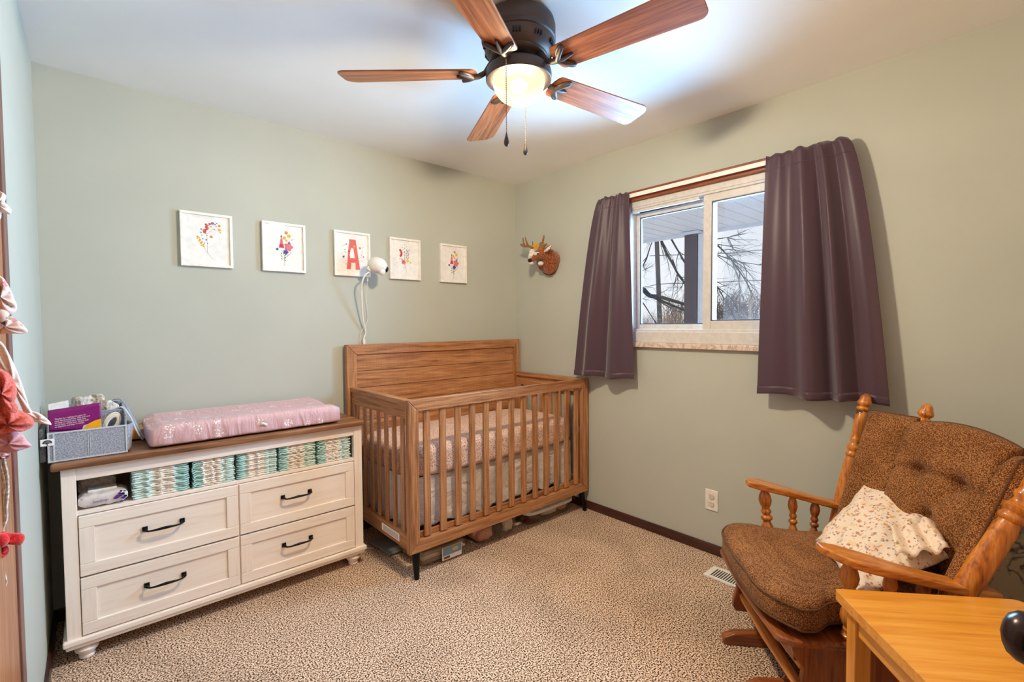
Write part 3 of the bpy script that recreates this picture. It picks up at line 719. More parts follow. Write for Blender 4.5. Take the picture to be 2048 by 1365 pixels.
# ---------------------------------------------------------------- changing pad
pad = thing('changing_pad', 'contoured changing pad in a dusty pink cover with white flower sprigs, on the dresser', 'changing pad', (-2.02, -.24, .795))
PX0, PX1, PY0, PY1 = -2.425, -1.640, -.432, -.030
def padf(u, v):
    # closed section across y, swept along x
    s = 2*v-1; x = (PX0+PX1)/2+s*(PX1-PX0)/2
    a = 2*PI*u
    cy, cz = math.cos(a), math.sin(a)
    t = math.copysign(abs(cy)**.55, cy)
    y = (PY0+PY1)/2+t*(PY1-PY0)/2
    hgt = .082+.036*abs(t)**2.2 - .012*(abs(t) > .97)
    k = 1-.22*max(0, abs(s)-.93)/.07
    if cz > 0: z = .797+.028+(hgt-.028)*abs(cz)**.35*k
    else: z = .797+.028-.028*abs(cz)**.4
    # tension creases along the lower front
    z += .0015*noise.noise(Vector((x*20, y*20, 0)))
    y2 = y + (.0035*math.sin(x*95+2*math.sin(x*17))*(1 if cy < -.3 else 0)*max(0, 1-abs((z-.825)/.03)))
    ends = 1-.035*abs(s)**10
    y2 = (PY0+PY1)/2+(y2-(PY0+PY1)/2)*ends
    return Vector((x-(.0)*s, y2, z))
pm = MB().grid(72, 110, padf, closed_u=True)
nn = 72
for (j, sx) in ((0, -1), (109, 1)):
    ring = [pm.v[j*nn+i] for i in range(nn)]; c = sum(ring, Vector())/nn
    prev = [j*nn+i for i in range(nn)]
    for st, (sc2, off) in enumerate([(.97, .006), (.90, .011), (.6, .014), (.2, .015)]):
        b = len(pm.v); pm.v += [c+(p-c)*sc2+Vector((sx*off, 0, 0)) for p in ring]
        for i in range(nn): k = (i+1) % nn; pm.f.append((prev[i], prev[k], b+k, b+i)); pm.m.append(0)
        prev = [b+i for i in range(nn)]
    pm.f.append(tuple(prev)); pm.m.append(0)
pm.build('cover', M['pad'], pad, smooth=180)
tg = MB().grid(6, 4, lambda u, v: Vector((-2.02+.028*u, PY0-.004-.006*math.sin(u*3), .840+.010*v+.004*math.sin(u*5))))
tg.build('care_tag', M['paper'], pad, solid=.0008)

# ---------------------------------------------------------------- felt caddy
cd = thing('felt_caddy', 'grey felt nursery caddy with straps on the left end of the dresser', 'caddy', (-2.62, -.22, .797))
CX0, CX1, CY0, CY1, CZ = -2.742, -2.508, -.405, -.075, .7975
MB().box(CX0, CX1, CY0, CY0+.006, CZ, CZ+.110).build('front_panel', M['felt'], cd, bevel=.002)
MB().box(CX0, CX1, CY1-.006, CY1, CZ, CZ+.175).build('back_panel', M['felt'], cd, bevel=.002)
MB().box(CX1-.006, CX1, CY0+.006, CY1-.006, CZ, CZ+.165).build('side_panel', M['felt'], cd, bevel=.002)
MB().box(CX0, CX0+.006, CY0+.006, CY1-.006, CZ, CZ+.150).build('side_panel', M['felt_d'], cd, bevel=.002)
MB().box(CX0, CX1, CY0, CY1, CZ-.002, CZ+.004).build('base_panel', M['felt_d'], cd, bevel=.001)
MB().box(CX0+.01, CX1-.006, -.30, -.296, CZ+.004, CZ+.165).build('divider', M['felt'], cd, bevel=.001)
mb = MB()
for xx in (CX0+.003, CX0+.018, CX1-.003): mb.box(xx-.0025, xx+.0025, CY0-.003, CY0+.001, CZ, CZ+.112)
mb.box(CX0, CX1, CY0-.0025, CY0+.008, CZ+.107, CZ+.1125); mb.box(CX0, CX1, CY0-.0025, CY0+.001, CZ, CZ+.006)
mb.box((CX0+CX1)/2-.003, (CX0+CX1)/2-.001, CY0-.0015, CY0, CZ, CZ+.11); mb.box((CX0+CX1)/2+.003, (CX0+CX1)/2+.005, CY0-.0015, CY0, CZ, CZ+.11)
mb.build('binding', M['felt_edge'], cd, bevel=.0008)
# side pocket on the wall side, bulging on the right
MB().grid(10, 10, lambda u, v: Vector((CX1+.022*math.sin(u*PI)*(.6+.4*v), CY0+.01+.12*u, CZ+.005+.105*v))).build('side_pocket', M['felt'], cd, solid=.004)
# label with tree emblem
tagx = CX0-.0
MB().box(-2.760, -2.722, CY0-.006, CY0-.0045, CZ+.066, CZ+.092).build('brand_tag', M['paper'], cd, bevel=.0005)
mb = MB(); mb.tube([(-2.741, CY0-.0068, CZ+.068), (-2.741, CY0-.0068, CZ+.077)], .0012, 6)
for i in range(13):
    a = i/12*PI; mb.tube([(-2.741, CY0-.0068, CZ+.075), (-2.741+.013*math.cos(a), CY0-.0068, CZ+.077+.011*math.sin(a))], .0005, 4)
    mb.ball((-2.741+.011*math.cos(a), CY0-.0068, CZ+.0775+.009*math.sin(a)), (.0024, .0004, .0022), nu=6, nv=4)
mb.build('tree_emblem', M['navy'] if 'navy' in M else plain('navy_print', S(60, 66, 90), .6), cd)
def strap(pts, name='strap'):
    mb = MB(); P = [Vector(p) for p in pts]
    # Catmull-Rom
    out = []
    for i in range(len(P)-1):
        p0 = P[max(i-1, 0)]; p1 = P[i]; p2 = P[i+1]; p3 = P[min(i+2, len(P)-1)]
        for k in range(8):
            t = k/8
            out.append(.5*((2*p1)+(-p0+p2)*t+(2*p0-5*p1+4*p2-p3)*t*t+(-p0+3*p1-3*p2+p3)*t**3))
    out.append(P[-1]); return out
def ribbon(pts, width, wdir, mat, par, name='strap', th=.003):
    pts = strap(pts); mb = MB(); wd = Vector(wdir)
    mb.grid(len(pts), 3, lambda u, v: pts[int(round(u*(len(pts)-1)))]+wd*((v-.5)*width))
    return mb.build(name, mat, par, solid=th, smooth=180)
ribbon([(-2.56, CY1-.01, CZ+.17), (-2.53, CY1-.02, CZ+.185), (-2.505, CY1-.05, CZ+.175), (-2.475, -.14, CZ+.10), (-2.455, -.18, CZ+.045), (-2.440, -.22, CZ+.015)], .026, (.3, 1, 0), M['felt'], cd)
ribbon([(-2.54, -.28, CZ+.165), (-2.515, -.29, CZ+.170), (-2.49, -.29, CZ+.125), (-2.47, -.285, CZ+.06), (-2.452, -.26, CZ+.018), (-2.440, -.22, CZ+.015)], .024, (.2, 1, 0), M['felt_edge'], cd)
# contents
bk = thing('booklet', 'purple booklet with yellow shape and tiny white lines standing in the grey caddy', 'booklet', (-2.67, -.385, CZ))
def bkp(u, v): return Vector((-2.738+.152*u, -.392+.012*v, CZ+.062+.134*v+.014*u))
MB().grid(8, 6, bkp).build('page', M['clear2'] if 'clear2' in M else plain('translucent_sleeve', S(206, 204, 206), .25), bk, solid=.001)
MB().grid(24, 6, lambda u, v: bkp(u, 1-(1-v)*(.60+.15*(u < .62)*u*1.6+(.25*(.62-u) if u > .62 else 0)))+Vector((0, -.0012, 0))).build('purple_cover', M['purple'], bk, solid=.0004)
ycp = [bkp(.62+.38*a, b)+Vector((0, -.0022, 0)) for a, b in ((0, .28), (.35, .44), (.7, .50), (1, .52), (.98, .30), (.75, .14), (.45, .10))]
MB().prism(ycp, (0, .0005, 0)).build('yellow_shape', M['yellow'], bk)
MB().prism([bkp(a, b)+Vector((0, -.0022, 0)) for a, b in ((.17, .05), (.60, .05), (.60, .25), (.17, .22))], (0, .0005, 0)).build('white_panel', M['paper'], bk)
tilt = math.atan2(.014, .152)
for li, (s_, xs) in enumerate((('Thanks for making this part of', .0), ('your feeding journey. We are here', .0), ('to help you and your little one', .0), ('every step of the way. Share with', 0), ('us anytime and stay in touch.', 0))):
    Mx = Matrix.Translation(bkp(.12, .70-.055*li)+Vector((0, -.0026, 0))) @ Matrix.Rotation(-tilt, 4, 'Y') @ Matrix.Rotation(PI/2, 4, 'X')
    text_mesh('text_line', s_, .0072, M['paper'], bk, Mx, .0001, xscale=1.0)
MB().prism([bkp(a, b)+Vector((0, -.003, 0)) for a, b in ((.24, .10), (.5, .12), (.5, .135), (.24, .115))], (0, .0003, 0)).build('purple_line', M['purple'], bk)
bx = thing('paper_pack', 'small white folded pack behind the purple booklet in the caddy', 'pack', (-2.70, -.33, CZ+.01))
def slabq(pts, th, mat, par, nm): return MB().prism(pts, th).build(nm, mat, par, bevel=.001)
slabq([(-2.738, -.28, CZ+.01), (-2.680, -.28, CZ+.01), (-2.684, -.27, CZ+.215), (-2.742, -.27, CZ+.205)], (0, .02, 0), M['paper'], bx, 'packet')
def crumple(name, label, cat, x0, x1, y, z0, z1, seed, mat):
    root = thing(name, label, cat, ((x0+x1)/2, y, z0))
    def f(u, v):
        x = x0+(x1-x0)*u; z = z0+(z1-z0)*v
        n_ = noise.noise(Vector((u*7+seed, v*7, seed)))
        return Vector((x+.004*n_, y+.010*math.sin(u*9+seed)+.012*n_, z+(.005*math.sin(u*6+seed)+.006*n_)*v*v-.020*abs(2*u-1)**4*v))
    MB().grid(24, 14, f).build('film', mat, root, solid=.002, smooth=25)
    return root
crumple('wrapper', 'crumpled taupe plastic wrapper sticking out at the back of the caddy', 'wrapper', -2.678, -2.572, -.20, CZ+.03, CZ+.225, 2.2, M['wrap'])
crumple('wrapper', 'smaller crumpled wrapper at the right side of the caddy', 'wrapper', -2.64, -2.525, -.25, CZ+.03, CZ+.200, 5.1, M['wrap'])
cl = thing('cable_loop', 'coiled white cable looped in the right of the caddy', 'cable', (-2.55, -.37, CZ+.08))
mb = MB()
for k in range(3):
    r_ = .030-.005*k
    mb.tube([(-2.553+r_*math.cos(a)*.8+.01*math.sin(a), -.375-.002*k, CZ+.122+r_*math.sin(a)*1.3) for a in [i/20*2*PI for i in range(21)]], .0042, 8)
mb.tube([(-2.565, -.375, CZ+.09), (-2.58, -.377, CZ+.06), (-2.59, -.378, CZ+.02)], .0042, 8)
mb.build('cable', M['white_plastic'], cl)
# light wood box between the caddy and the pad
wbx = thing('wooden_box', 'small pale wooden box behind the caddy strap beside the pink pad', 'box', (-2.455, -.1, .797))
MB().box(-2.494, -2.438, -.17, -.03, .802, .845).build('box_body', M['pine_x'], wbx, bevel=.002)
MB().box(-2.496, -2.436, -.172, -.028, .7955, .802).build('box_base', M['black_metal'], wbx, bevel=.001)
# soft dark pouch hanging off the dresser by the wall
pc = thing('felt_pouch', 'dark grey felt pouch squeezed between the caddy and the left wall', 'pouch', (-2.752, -.30, .75))
MB().box(-2.7655, -2.746, -.39, -.10, .798, .925).build('pouch_body', M['felt_d'], pc, bevel=.006)

# ---------------------------------------------------------------- crib
cr = thing('baby_crib', 'brown wooden baby crib with tall plank headboard and black peg legs in the corner', 'crib', (-.72, -.40, 0))
KX0, KX1, KF = -1.428, -.018, -.77
def cb(nm, b, ax, par=cr, bev=.003): return MB().box(*b).build(nm, M['crib_'+ax], par, bevel=bev)
# headboard: mitred frame and four planks
HB0, HB1, HY0, HY1 = -1.445, -.020, -.062, -.020
fw = .062
def mitre(nm, par, x0, x1, z0, z1, w, ya, yb, sides='ltrb'):
    c = [(x0, z0), (x1, z0), (x1, z1), (x0, z1)]; i_ = [(x0+w, z0+w), (x1-w, z0+w), (x1-w, z1-w), (x0+w, z1-w)]
    for s, (a, b), ax in (('b', (0, 1), 'x'), ('r', (1, 2), 'z'), ('t', (2, 3), 'x'), ('l', (3, 0), 'z')):
        if s not in sides: continue
        g = .0008
        ca, cb_ = c[a], c[b]; ia, ib = i_[a], i_[b]
        poly = [(ca[0], ya, ca[1]), (cb_[0], ya, cb_[1]), (ib[0], ya, ib[1]), (ia[0], ya, ia[1])]
        cx = sum(p[0] for p in poly)/4; cz = sum(p[2] for p in poly)/4
        L = [Vector(p) for p in poly]
        # tiny gap at the mitres
        d = (L[1]-L[0]).normalized()*g
        L = [L[0]+d, L[1]-d, L[2]-d, L[3]+d]
        MB().prism([tuple(p) for p in L], (0, yb-ya, 0)).build(nm+('_rail' if ax == 'x' else '_stile'), M['crib_'+ax], par, bevel=.0025)
mitre('headboard', cr, HB0, HB1, .46, 1.190, fw, HY0, HY1, 'ltr')
cb('headboard_rail', (HB0+fw, HB1-fw, HY0, HY1, .46, .50), 'x')
zt = 1.190-fw
for k in range(6):
    cb('headboard_plank', (HB0+fw, HB1-fw, HY0+.012, HY1-.006, zt-.103, zt-.0012), 'x', bev=.0016); zt -= .1045
# front panel
mitre('front', cr, KX0, KX1, .138, .928, .060, KF, KF+.032, 'ltrb')
mb0 = MB().box(-.0195, .0195, -.009, .009, .205, .872)
sl0 = None
for k in range(13):
    xc = -1.312+.0985*k
    inv = MB().box(-.0195, .0195, -.007, .007, -.335, .335)
    if sl0 is None:
        sl0 = inv.build('front_slat', M['crib_z'], cr, local=True, bevel=.003); sl = sl0
    else:
        sl = sl0.copy(); COL.objects.link(sl)
    sl.matrix_local = wmat(cr).inverted() @ Matrix.Translation((xc, KF+.018, .5385))
# inside ledge rail (redder)
cb('inner_rail', (KX0+.04, KX1-.04, KF+.034, KF+.052, .195, .225), 'x')
# side panels
for (xa, xb, xin) in ((KX0, KX0+.030, 1), (KX1-.030, KX1, -1)):
    cb('side_cap', (xa, xb+.012*(xin > 0) if xin > 0 else xb, KF+.030, HY0, .900, .928), 'y') if xin > 0 else cb('side_cap', (xa-.012, xb, KF+.030, HY0, .900, .928), 'y')
    cb('side_rail', (xa+.008, xb-.006, KF+.032, HY0, .828, .900), 'y')
    cb('side_rail', (xa+.004, xb-.004, KF+.032, HY0, .150, .235), 'y')
    cb('side_post', (xa+.004, xb-.002, HY0-.035, HY0, .235, .828), 'z')
    first = None
    for k in range(7):
        yc = HY0-.078-.0905*k
        if first is None:
            first = MB().box(-.006, .006, -.018, .018, -.299, .299).build('side_slat', M['crib_z'], cr, local=True, bevel=.003); s_ = first
        else: s_ = first.copy(); COL.objects.link(s_)
        s_.matrix_local = wmat(cr).inverted() @ Matrix.Translation(((xa+xb)/2, yc, .532))
# mattress platform and legs
cb('mattress_platform', (KX0+.10, KX1-.12, KF+.12, HY0-.05, .470, .494), 'x')
for lx, ly, sx, sy in ((KX0+.052, KF+.035, -1, -1), (KX1-.045, KF+.035, 1, -1), (KX0+.052, -.085, -1, .3), (KX1-.045, -.085, 1, .3)):
    a_ = Vector((lx, ly, .155)); b_ = Vector((lx+.012*sx, ly-.030*(sy < 0)+.02*(sy > 0), 0))
    ax_ = (b_-a_); L_ = ax_.length
    MB().lathe([(.021, 0), (.0225, .004), (.018, L_*.55), (.013, L_-.003), (.011, L_)], a_, ax_, 18).build('leg', M['black_metal'], cr, smooth=50)
# paper warning label on the left lower rail
wl = MB().box(KX0+.0018, KX0+.0038, -.655, -.455, .172, .212).build('warning_label', M['paper'], cr, bevel=.0005)
for i in range(5):
    MB().box(KX0+.0008, KX0+.0019, -.645, -.47-.01*(i % 2), .178+.0062*i, .1798+.0062*i).build('label_line', M['greyprint'] if 'greyprint' in M else M.setdefault('greyprint', plain('grey_print', S(150, 140, 134), .7)), wl)

mt = thing('crib_mattress', 'thick crib mattress in a cream sheet printed with small orange and purple flowers', 'mattress', (-.72, -.40, .497))
MX0, MX1, MY0, MY1 = KX0+.038, KX1-.042, KF+.060, HY0-.008
def matf(u, v):
    a = 2*PI*u; s = 2*v-1; ca, sa = math.cos(a), math.sin(a)
    ex = math.copysign(abs(ca)**.28, ca); ey = math.copysign(abs(sa)**.28, sa)
    rz = (1-abs(s)**9*.035)
    z = .498+.145*v
    z += .002*math.sin(a*9)*(1-abs(s))
    return Vector(((MX0+MX1)/2+ex*(MX1-MX0)/2*rz, (MY0+MY1)/2+ey*(MY1-MY0)/2*rz, z))
mm = MB().grid(96, 14, matf, closed_u=True)
topn = 13*96
for st, (scv, dz) in enumerate([(.985, .006), (.96, .009), (.8, .010), (.4, .011), (.02, .011)]):
    b = len(mm.v); c = Vector(((MX0+MX1)/2, (MY0+MY1)/2, 0))
    base = [mm.v[topn+i] for i in range(96)]
    prev = [topn+i for i in range(96)] if st == 0 else prev
    mm.v += [Vector((c.x+(p.x-c.x)*scv, c.y+(p.y-c.y)*(1-(1-scv)*1.6 if scv > .9 else scv), p.z+dz)) for p in base]
    for i in range(96): k = (i+1) % 96; mm.f.append((prev[i], prev[k], b+k, b+i)); mm.m.append(0)
    prev = [b+i for i in range(96)]
mm.build('fitted_sheet', M['sheet'], mt, smooth=60)
sk = thing('crib_skirt', 'white cotton skirt hanging below the crib mattress with a lifted wavy hem', 'skirt', (-.72, -.40, .495))
def skf(x0, y0, x1, y1, seed, lift):
    def f(u, v):
        dx, dy = x1-x0, y1-y0; L = math.hypot(dx, dy); nx, ny = dy/L, -dx/L
        wv = (.010*math.sin(u*L*26+seed)+.006*math.sin(u*L*51+2*seed))*v + .006*noise.noise(Vector((u*L*9, v*3, seed)))
        zb_ = .205+lift*(.5+.5*math.sin(u*L*8+seed))*.5+.01*math.sin(u*L*37)
        return Vector((x0+dx*u+nx*wv, y0+dy*u+ny*wv, .492+(zb_-.492)*v))
    return f
SX0, SX1, SY0 = KX0+.062, KX1-.085, KF+.092
MB().grid(120, 24, skf(SX0+.02, SY0, SX1, SY0, 1.3, .03)).build('front_drape', M['skirt'], sk, solid=.002, smooth=180)
MB().grid(60, 24, skf(SX0, HY0-.03, SX0, SY0+.01, 2.1, .01)).build('side_drape', M['skirt'], sk, solid=.002, smooth=180)
MB().grid(60, 24, skf(SX1, SY0+.01, SX1, HY0-.03, 4.1, .05)).build('side_drape', M['skirt'], sk, solid=.002, smooth=180)
MB().grid(2, 2, lambda u, v: Vector((SX0+(SX1-SX0)*u, SY0+.02+(HY0-.05-SY0)*v, .4960))).build('top_panel', M['skirt'], sk)
ct = MB().grid(5, 5, lambda u, v: Vector((-.058+.022*u, KF+.058-.002*u, .545+.035*v+.006*u))); ct.build('corner_tag', M['paper'], mt, solid=.001)

# storage bins under the crib
def bin_(name, label, x0, x1, y0, y1, h, lidmat, lh, group=None):
    root = thing(name, label, 'storage bin', ((x0+x1)/2, (y0+y1)/2, 0), group=group)
    def f(u, v):
        a = 2*PI*u; ca, sa = math.cos(a), math.sin(a); k = .90+.10*v
        ex = math.copysign(abs(ca)**.3, ca); ey = math.copysign(abs(sa)**.3, sa)
        return Vector(((x0+x1)/2+ex*(x1-x0)/2*k, (y0+y1)/2+ey*(y1-y0)/2*k, .002+(h-lh)*v))
    b = MB().grid(48, 6, f, closed_u=True); b.add([b.v[i] for i in range(48)], [tuple(range(47, -1, -1))])
    b.build('bin_body', M['clear'], root, smooth=60)
    if lidmat:
        def g(u, v):
            a = 2*PI*u; ca, sa = math.cos(a), math.sin(a)
            ex = math.copysign(abs(ca)**.3, ca); ey = math.copysign(abs(sa)**.3, sa); k = [1.0, 1.03, 1.03, .98, .85, .02][int(round(v*5))]
            z = [h-lh-.006, h-lh-.004, h-.006, h, h-.004, h-.003][int(round(v*5))]
            return Vector(((x0+x1)/2+ex*(x1-x0)/2*k, (y0+y1)/2+ey*(y1-y0)/2*k, z))
        MB().grid(48, 6, g, closed_u=True).build('lid', lidmat, root, smooth=40)
    return root
b1 = bin_('storage_bin', 'clear plastic bin with pictured cardboard label, under the crib near its black front leg', -1.325, -1.020, -.712, -.35, .098, M['clear'], .016)
MB().box(-1.20, -1.07, -.7150, -.7135, .012, .082).build('picture_label', M['paper'], b1)
MB().box(-1.196, -1.074, -.7165, -.7150, .036, .080).build('label_blue_band', plain('label_blue', S(120, 160, 190), .5), b1)
MB().ball((-1.115, -.717, .06), (.02, .001, .012)).build('label_shape', plain('label_tan', S(214, 186, 140), .5), b1)
MB().box(-1.19, -1.15, -.7165, -.7150, .018, .030).build('label_red_band', plain('label_red', S(150, 70, 60), .5), b1)
M['card'] = plain('brown_cardboard', S(160, 124, 92), .8)
for i in range(3):
    tag(MB().box(-1.30, -1.045, -.675, -.40, .006+.024*i, .028+.024*i).build('cardboard_sheet', M['card'] if i % 2 == 0 else plain('tan_sheet', S(196, 178, 160), .8), None, bevel=.002),
        'flat cardboard sheet, %s of three in the clear bin by the crib leg' % ['lowest', 'middle', 'topmost'][i], 'cardboard', 'cardboard sheets in the clear bin')
def cloth_lump(name, label, c, r, mat, seed):
    mb = MB().ball((0, 0, 0), 1, nu=28, nv=16); C_ = Vector(c)
    def sup(v):
        k = (abs(v.x)**5+abs(v.y)**5+abs(v.z)**5)**(-1/5) if v.length > 1e-6 else 1
        q = v*k*(1+.05*noise.noise(v*3+Vector((seed, 0, 0)))-.06*abs(math.sin(v.x*5+v.z*3+seed)))
        return C_+Vector((q.x*r[0], q.y*r[1], q.z*r[2]))
    mb.v = [sup(v) for v in mb.v]
    o = mb.build(name, mat, None, smooth=180); return tag(o, label, 'clothes', 'folded baby clothes under the crib')
b2 = bin_('storage_bin', 'clear open bin of pink and black baby clothes, middle one under the crib', -.945, -.620, -.712, -.35, .100, None, .0)
P_pink = fabric('salmon_jersey', S(212, 150, 134), S(190, 128, 116), 200, .9, .5); P_blk = fabric('black_jersey', S(44, 42, 44), S(30, 28, 30), 200, .9, .5)
P_wht = fabric('cream_jersey', S(224, 208, 196), S(200, 184, 174), 200, .9, .5); P_mar = fabric('maroon_jersey', S(120, 56, 54), S(96, 40, 40), 200, .9, .5)
cloth_lump('baby_clothes', 'salmon pink folded clothes in the middle bin under the crib', (-.862, -.595, .047), (.066, .086, .041), P_pink, 1)
cloth_lump('baby_clothes', 'black folded clothes in the middle bin under the crib', (-.758, -.598, .048), (.033, .084, .041), P_blk, 2)
cloth_lump('baby_clothes', 'cream folded clothes in the middle bin under the crib', (-.677, -.595, .050), (.042, .084, .043), P_wht, 3)
b3 = bin_('storage_bin', 'long clear bin with a white lid under the crib beside the right wall', -.545, -.095, -.712, -.30, .098, M['lid_white'], .020)
cloth_lump('baby_clothes', 'maroon folded clothes in the white-lidded bin', (-.44, -.580, .037), (.072, .090, .031), P_mar, 4)
cloth_lump('baby_clothes', 'cream folded clothes in the white-lidded bin', (-.288, -.580, .037), (.072, .090, .031), P_wht, 5)
cloth_lump('baby_clothes', 'pink folded clothes at the wall end of the white-lidded bin', (-.167, -.580, .037), (.040, .090, .031), P_pink, 6)
bs = thing('baby_scale', 'flat grey board lying on the carpet under the left end of the crib', 'board', (-1.33, -.36, 0))
bp_ = [(-1.445+.0, -.30), (-1.31, -.455), (-1.17, -.37), (-1.25, -.14), (-1.40, -.12)]
MB().prism([(a, b, .006) for a, b in [(-1.400, -.22), (-1.385, -.455), (-1.15, -.455), (-1.15, -.22)]], (0, 0, .014)).build('board', plain('grey_board', S(150, 150, 154), .4, .3), bs, bevel=.006)
MB().box(-1.36, -1.19, -.42, -.26, .0, .007).build('board_base', M['black_metal'], bs)
cbl = MB(); cbl.tube(strap([(-1.50, -.20, .004), (-1.46, -.24, .005), (-1.43, -.21, .004), (-1.455, -.17, .004), (-1.48, -.22, .007), (-1.44, -.26, .005), (-1.41, -.30, .004)]), .003, 6)
tag(cbl.build('power_cable', M['white_plastic'], None), 'thin white cable on the carpet between the dresser and the crib', 'cable')

# ---------------------------------------------------------------- framed prints
PC = {'red': S(206, 62, 72), 'pink': S(232, 120, 146), 'yellow': S(240, 196, 70), 'orange': S(236, 140, 60), 'blue': S(70, 80, 160), 'teal': S(110, 176, 184),
      'green': S(96, 120, 84), 'dark': S(64, 58, 66), 'violet': S(128, 104, 190), 'coral': S(238, 112, 108), 'stem': S(140, 144, 120)}
PM = {k: plain('print_'+k, v, .8) for k, v in PC.items()}; PK = list(PM)
def flower_print(items, name, par, x0, z0, w, h, y):
    "items: (kind, colour, x, z, size...) with x,z in 0..1 of the paper"
    mb = MB(); lay = 0
    for it in items:
        if it[0] in ('dot', 'flower'): it = it[:4]+(it[4]*1.3,)
        k, c = it[0], PK.index(it[1]); lay += 1; yy = y-.0002-.00001*lay
        P = lambda a, b: (x0+a*w, yy, z0+b*h)
        if k == 'dot':
            x, z, r = it[2:]; n = 9
            mb.add([P(x, z)]+[(x0+x*w+r*w*math.cos(2*PI*i/n)*(1+.25*(i % 2)), yy, z0+z*h+r*w*math.sin(2*PI*i/n)*(1+.25*(i % 2))) for i in range(n)], [(0, i+1, (i+1) % n+1) for i in range(n)], c)
        elif k == 'flower':
            x, z, r = it[2:]; n = 20
            mb.add([P(x, z)]+[(x0+x*w+r*w*(.84+.16*math.cos(5*2*PI*i/n))*math.cos(2*PI*i/n), yy, z0+z*h+r*w*(.84+.16*math.cos(5*2*PI*i/n))*math.sin(2*PI*i/n)) for i in range(n)], [(0, i+1, (i+1) % n+1) for i in range(n)], c)
        elif k == 'line':
            pts, t = it[2], it[3]
            for a, b in zip(pts, pts[1:]):
                A, B = Vector(P(*a)), Vector(P(*b)); d = (B-A).normalized(); s_ = Vector((d.z, 0, -d.x))*t*w/2
                mb.add([A+s_, A-s_, B-s_, B+s_], [(0, 1, 2, 3)], c)
        elif k == 'leaf':
            x, z, L, ang = it[2:]; d = Vector((math.cos(ang), 0, math.sin(ang))); s_ = Vector((d.z, 0, -d.x))
            p = Vector(P(x, z)); mb.add([p, p+d*L*w*.5+s_*L*w*.22, p+d*L*w, p+d*L*w*.5-s_*L*w*.22], [(0, 1, 2, 3)], c)
        elif k == 'poly':
            mb.add([P(a, b) for a, b in it[2]], [tuple(range(len(it[2])))], c)
    return mb.build(name, [PM[q] for q in PK], par, smooth=0)
def rnd_dots(rr, cols, cx, cz, sx, sz, n, r):
    return [('dot' if rr.random() < .6 else 'flower', rr.choice(cols), cx+rr.gauss(0, sx), cz+rr.gauss(0, sz), rr.uniform(r*.6, r*1.2)) for _ in range(n)]
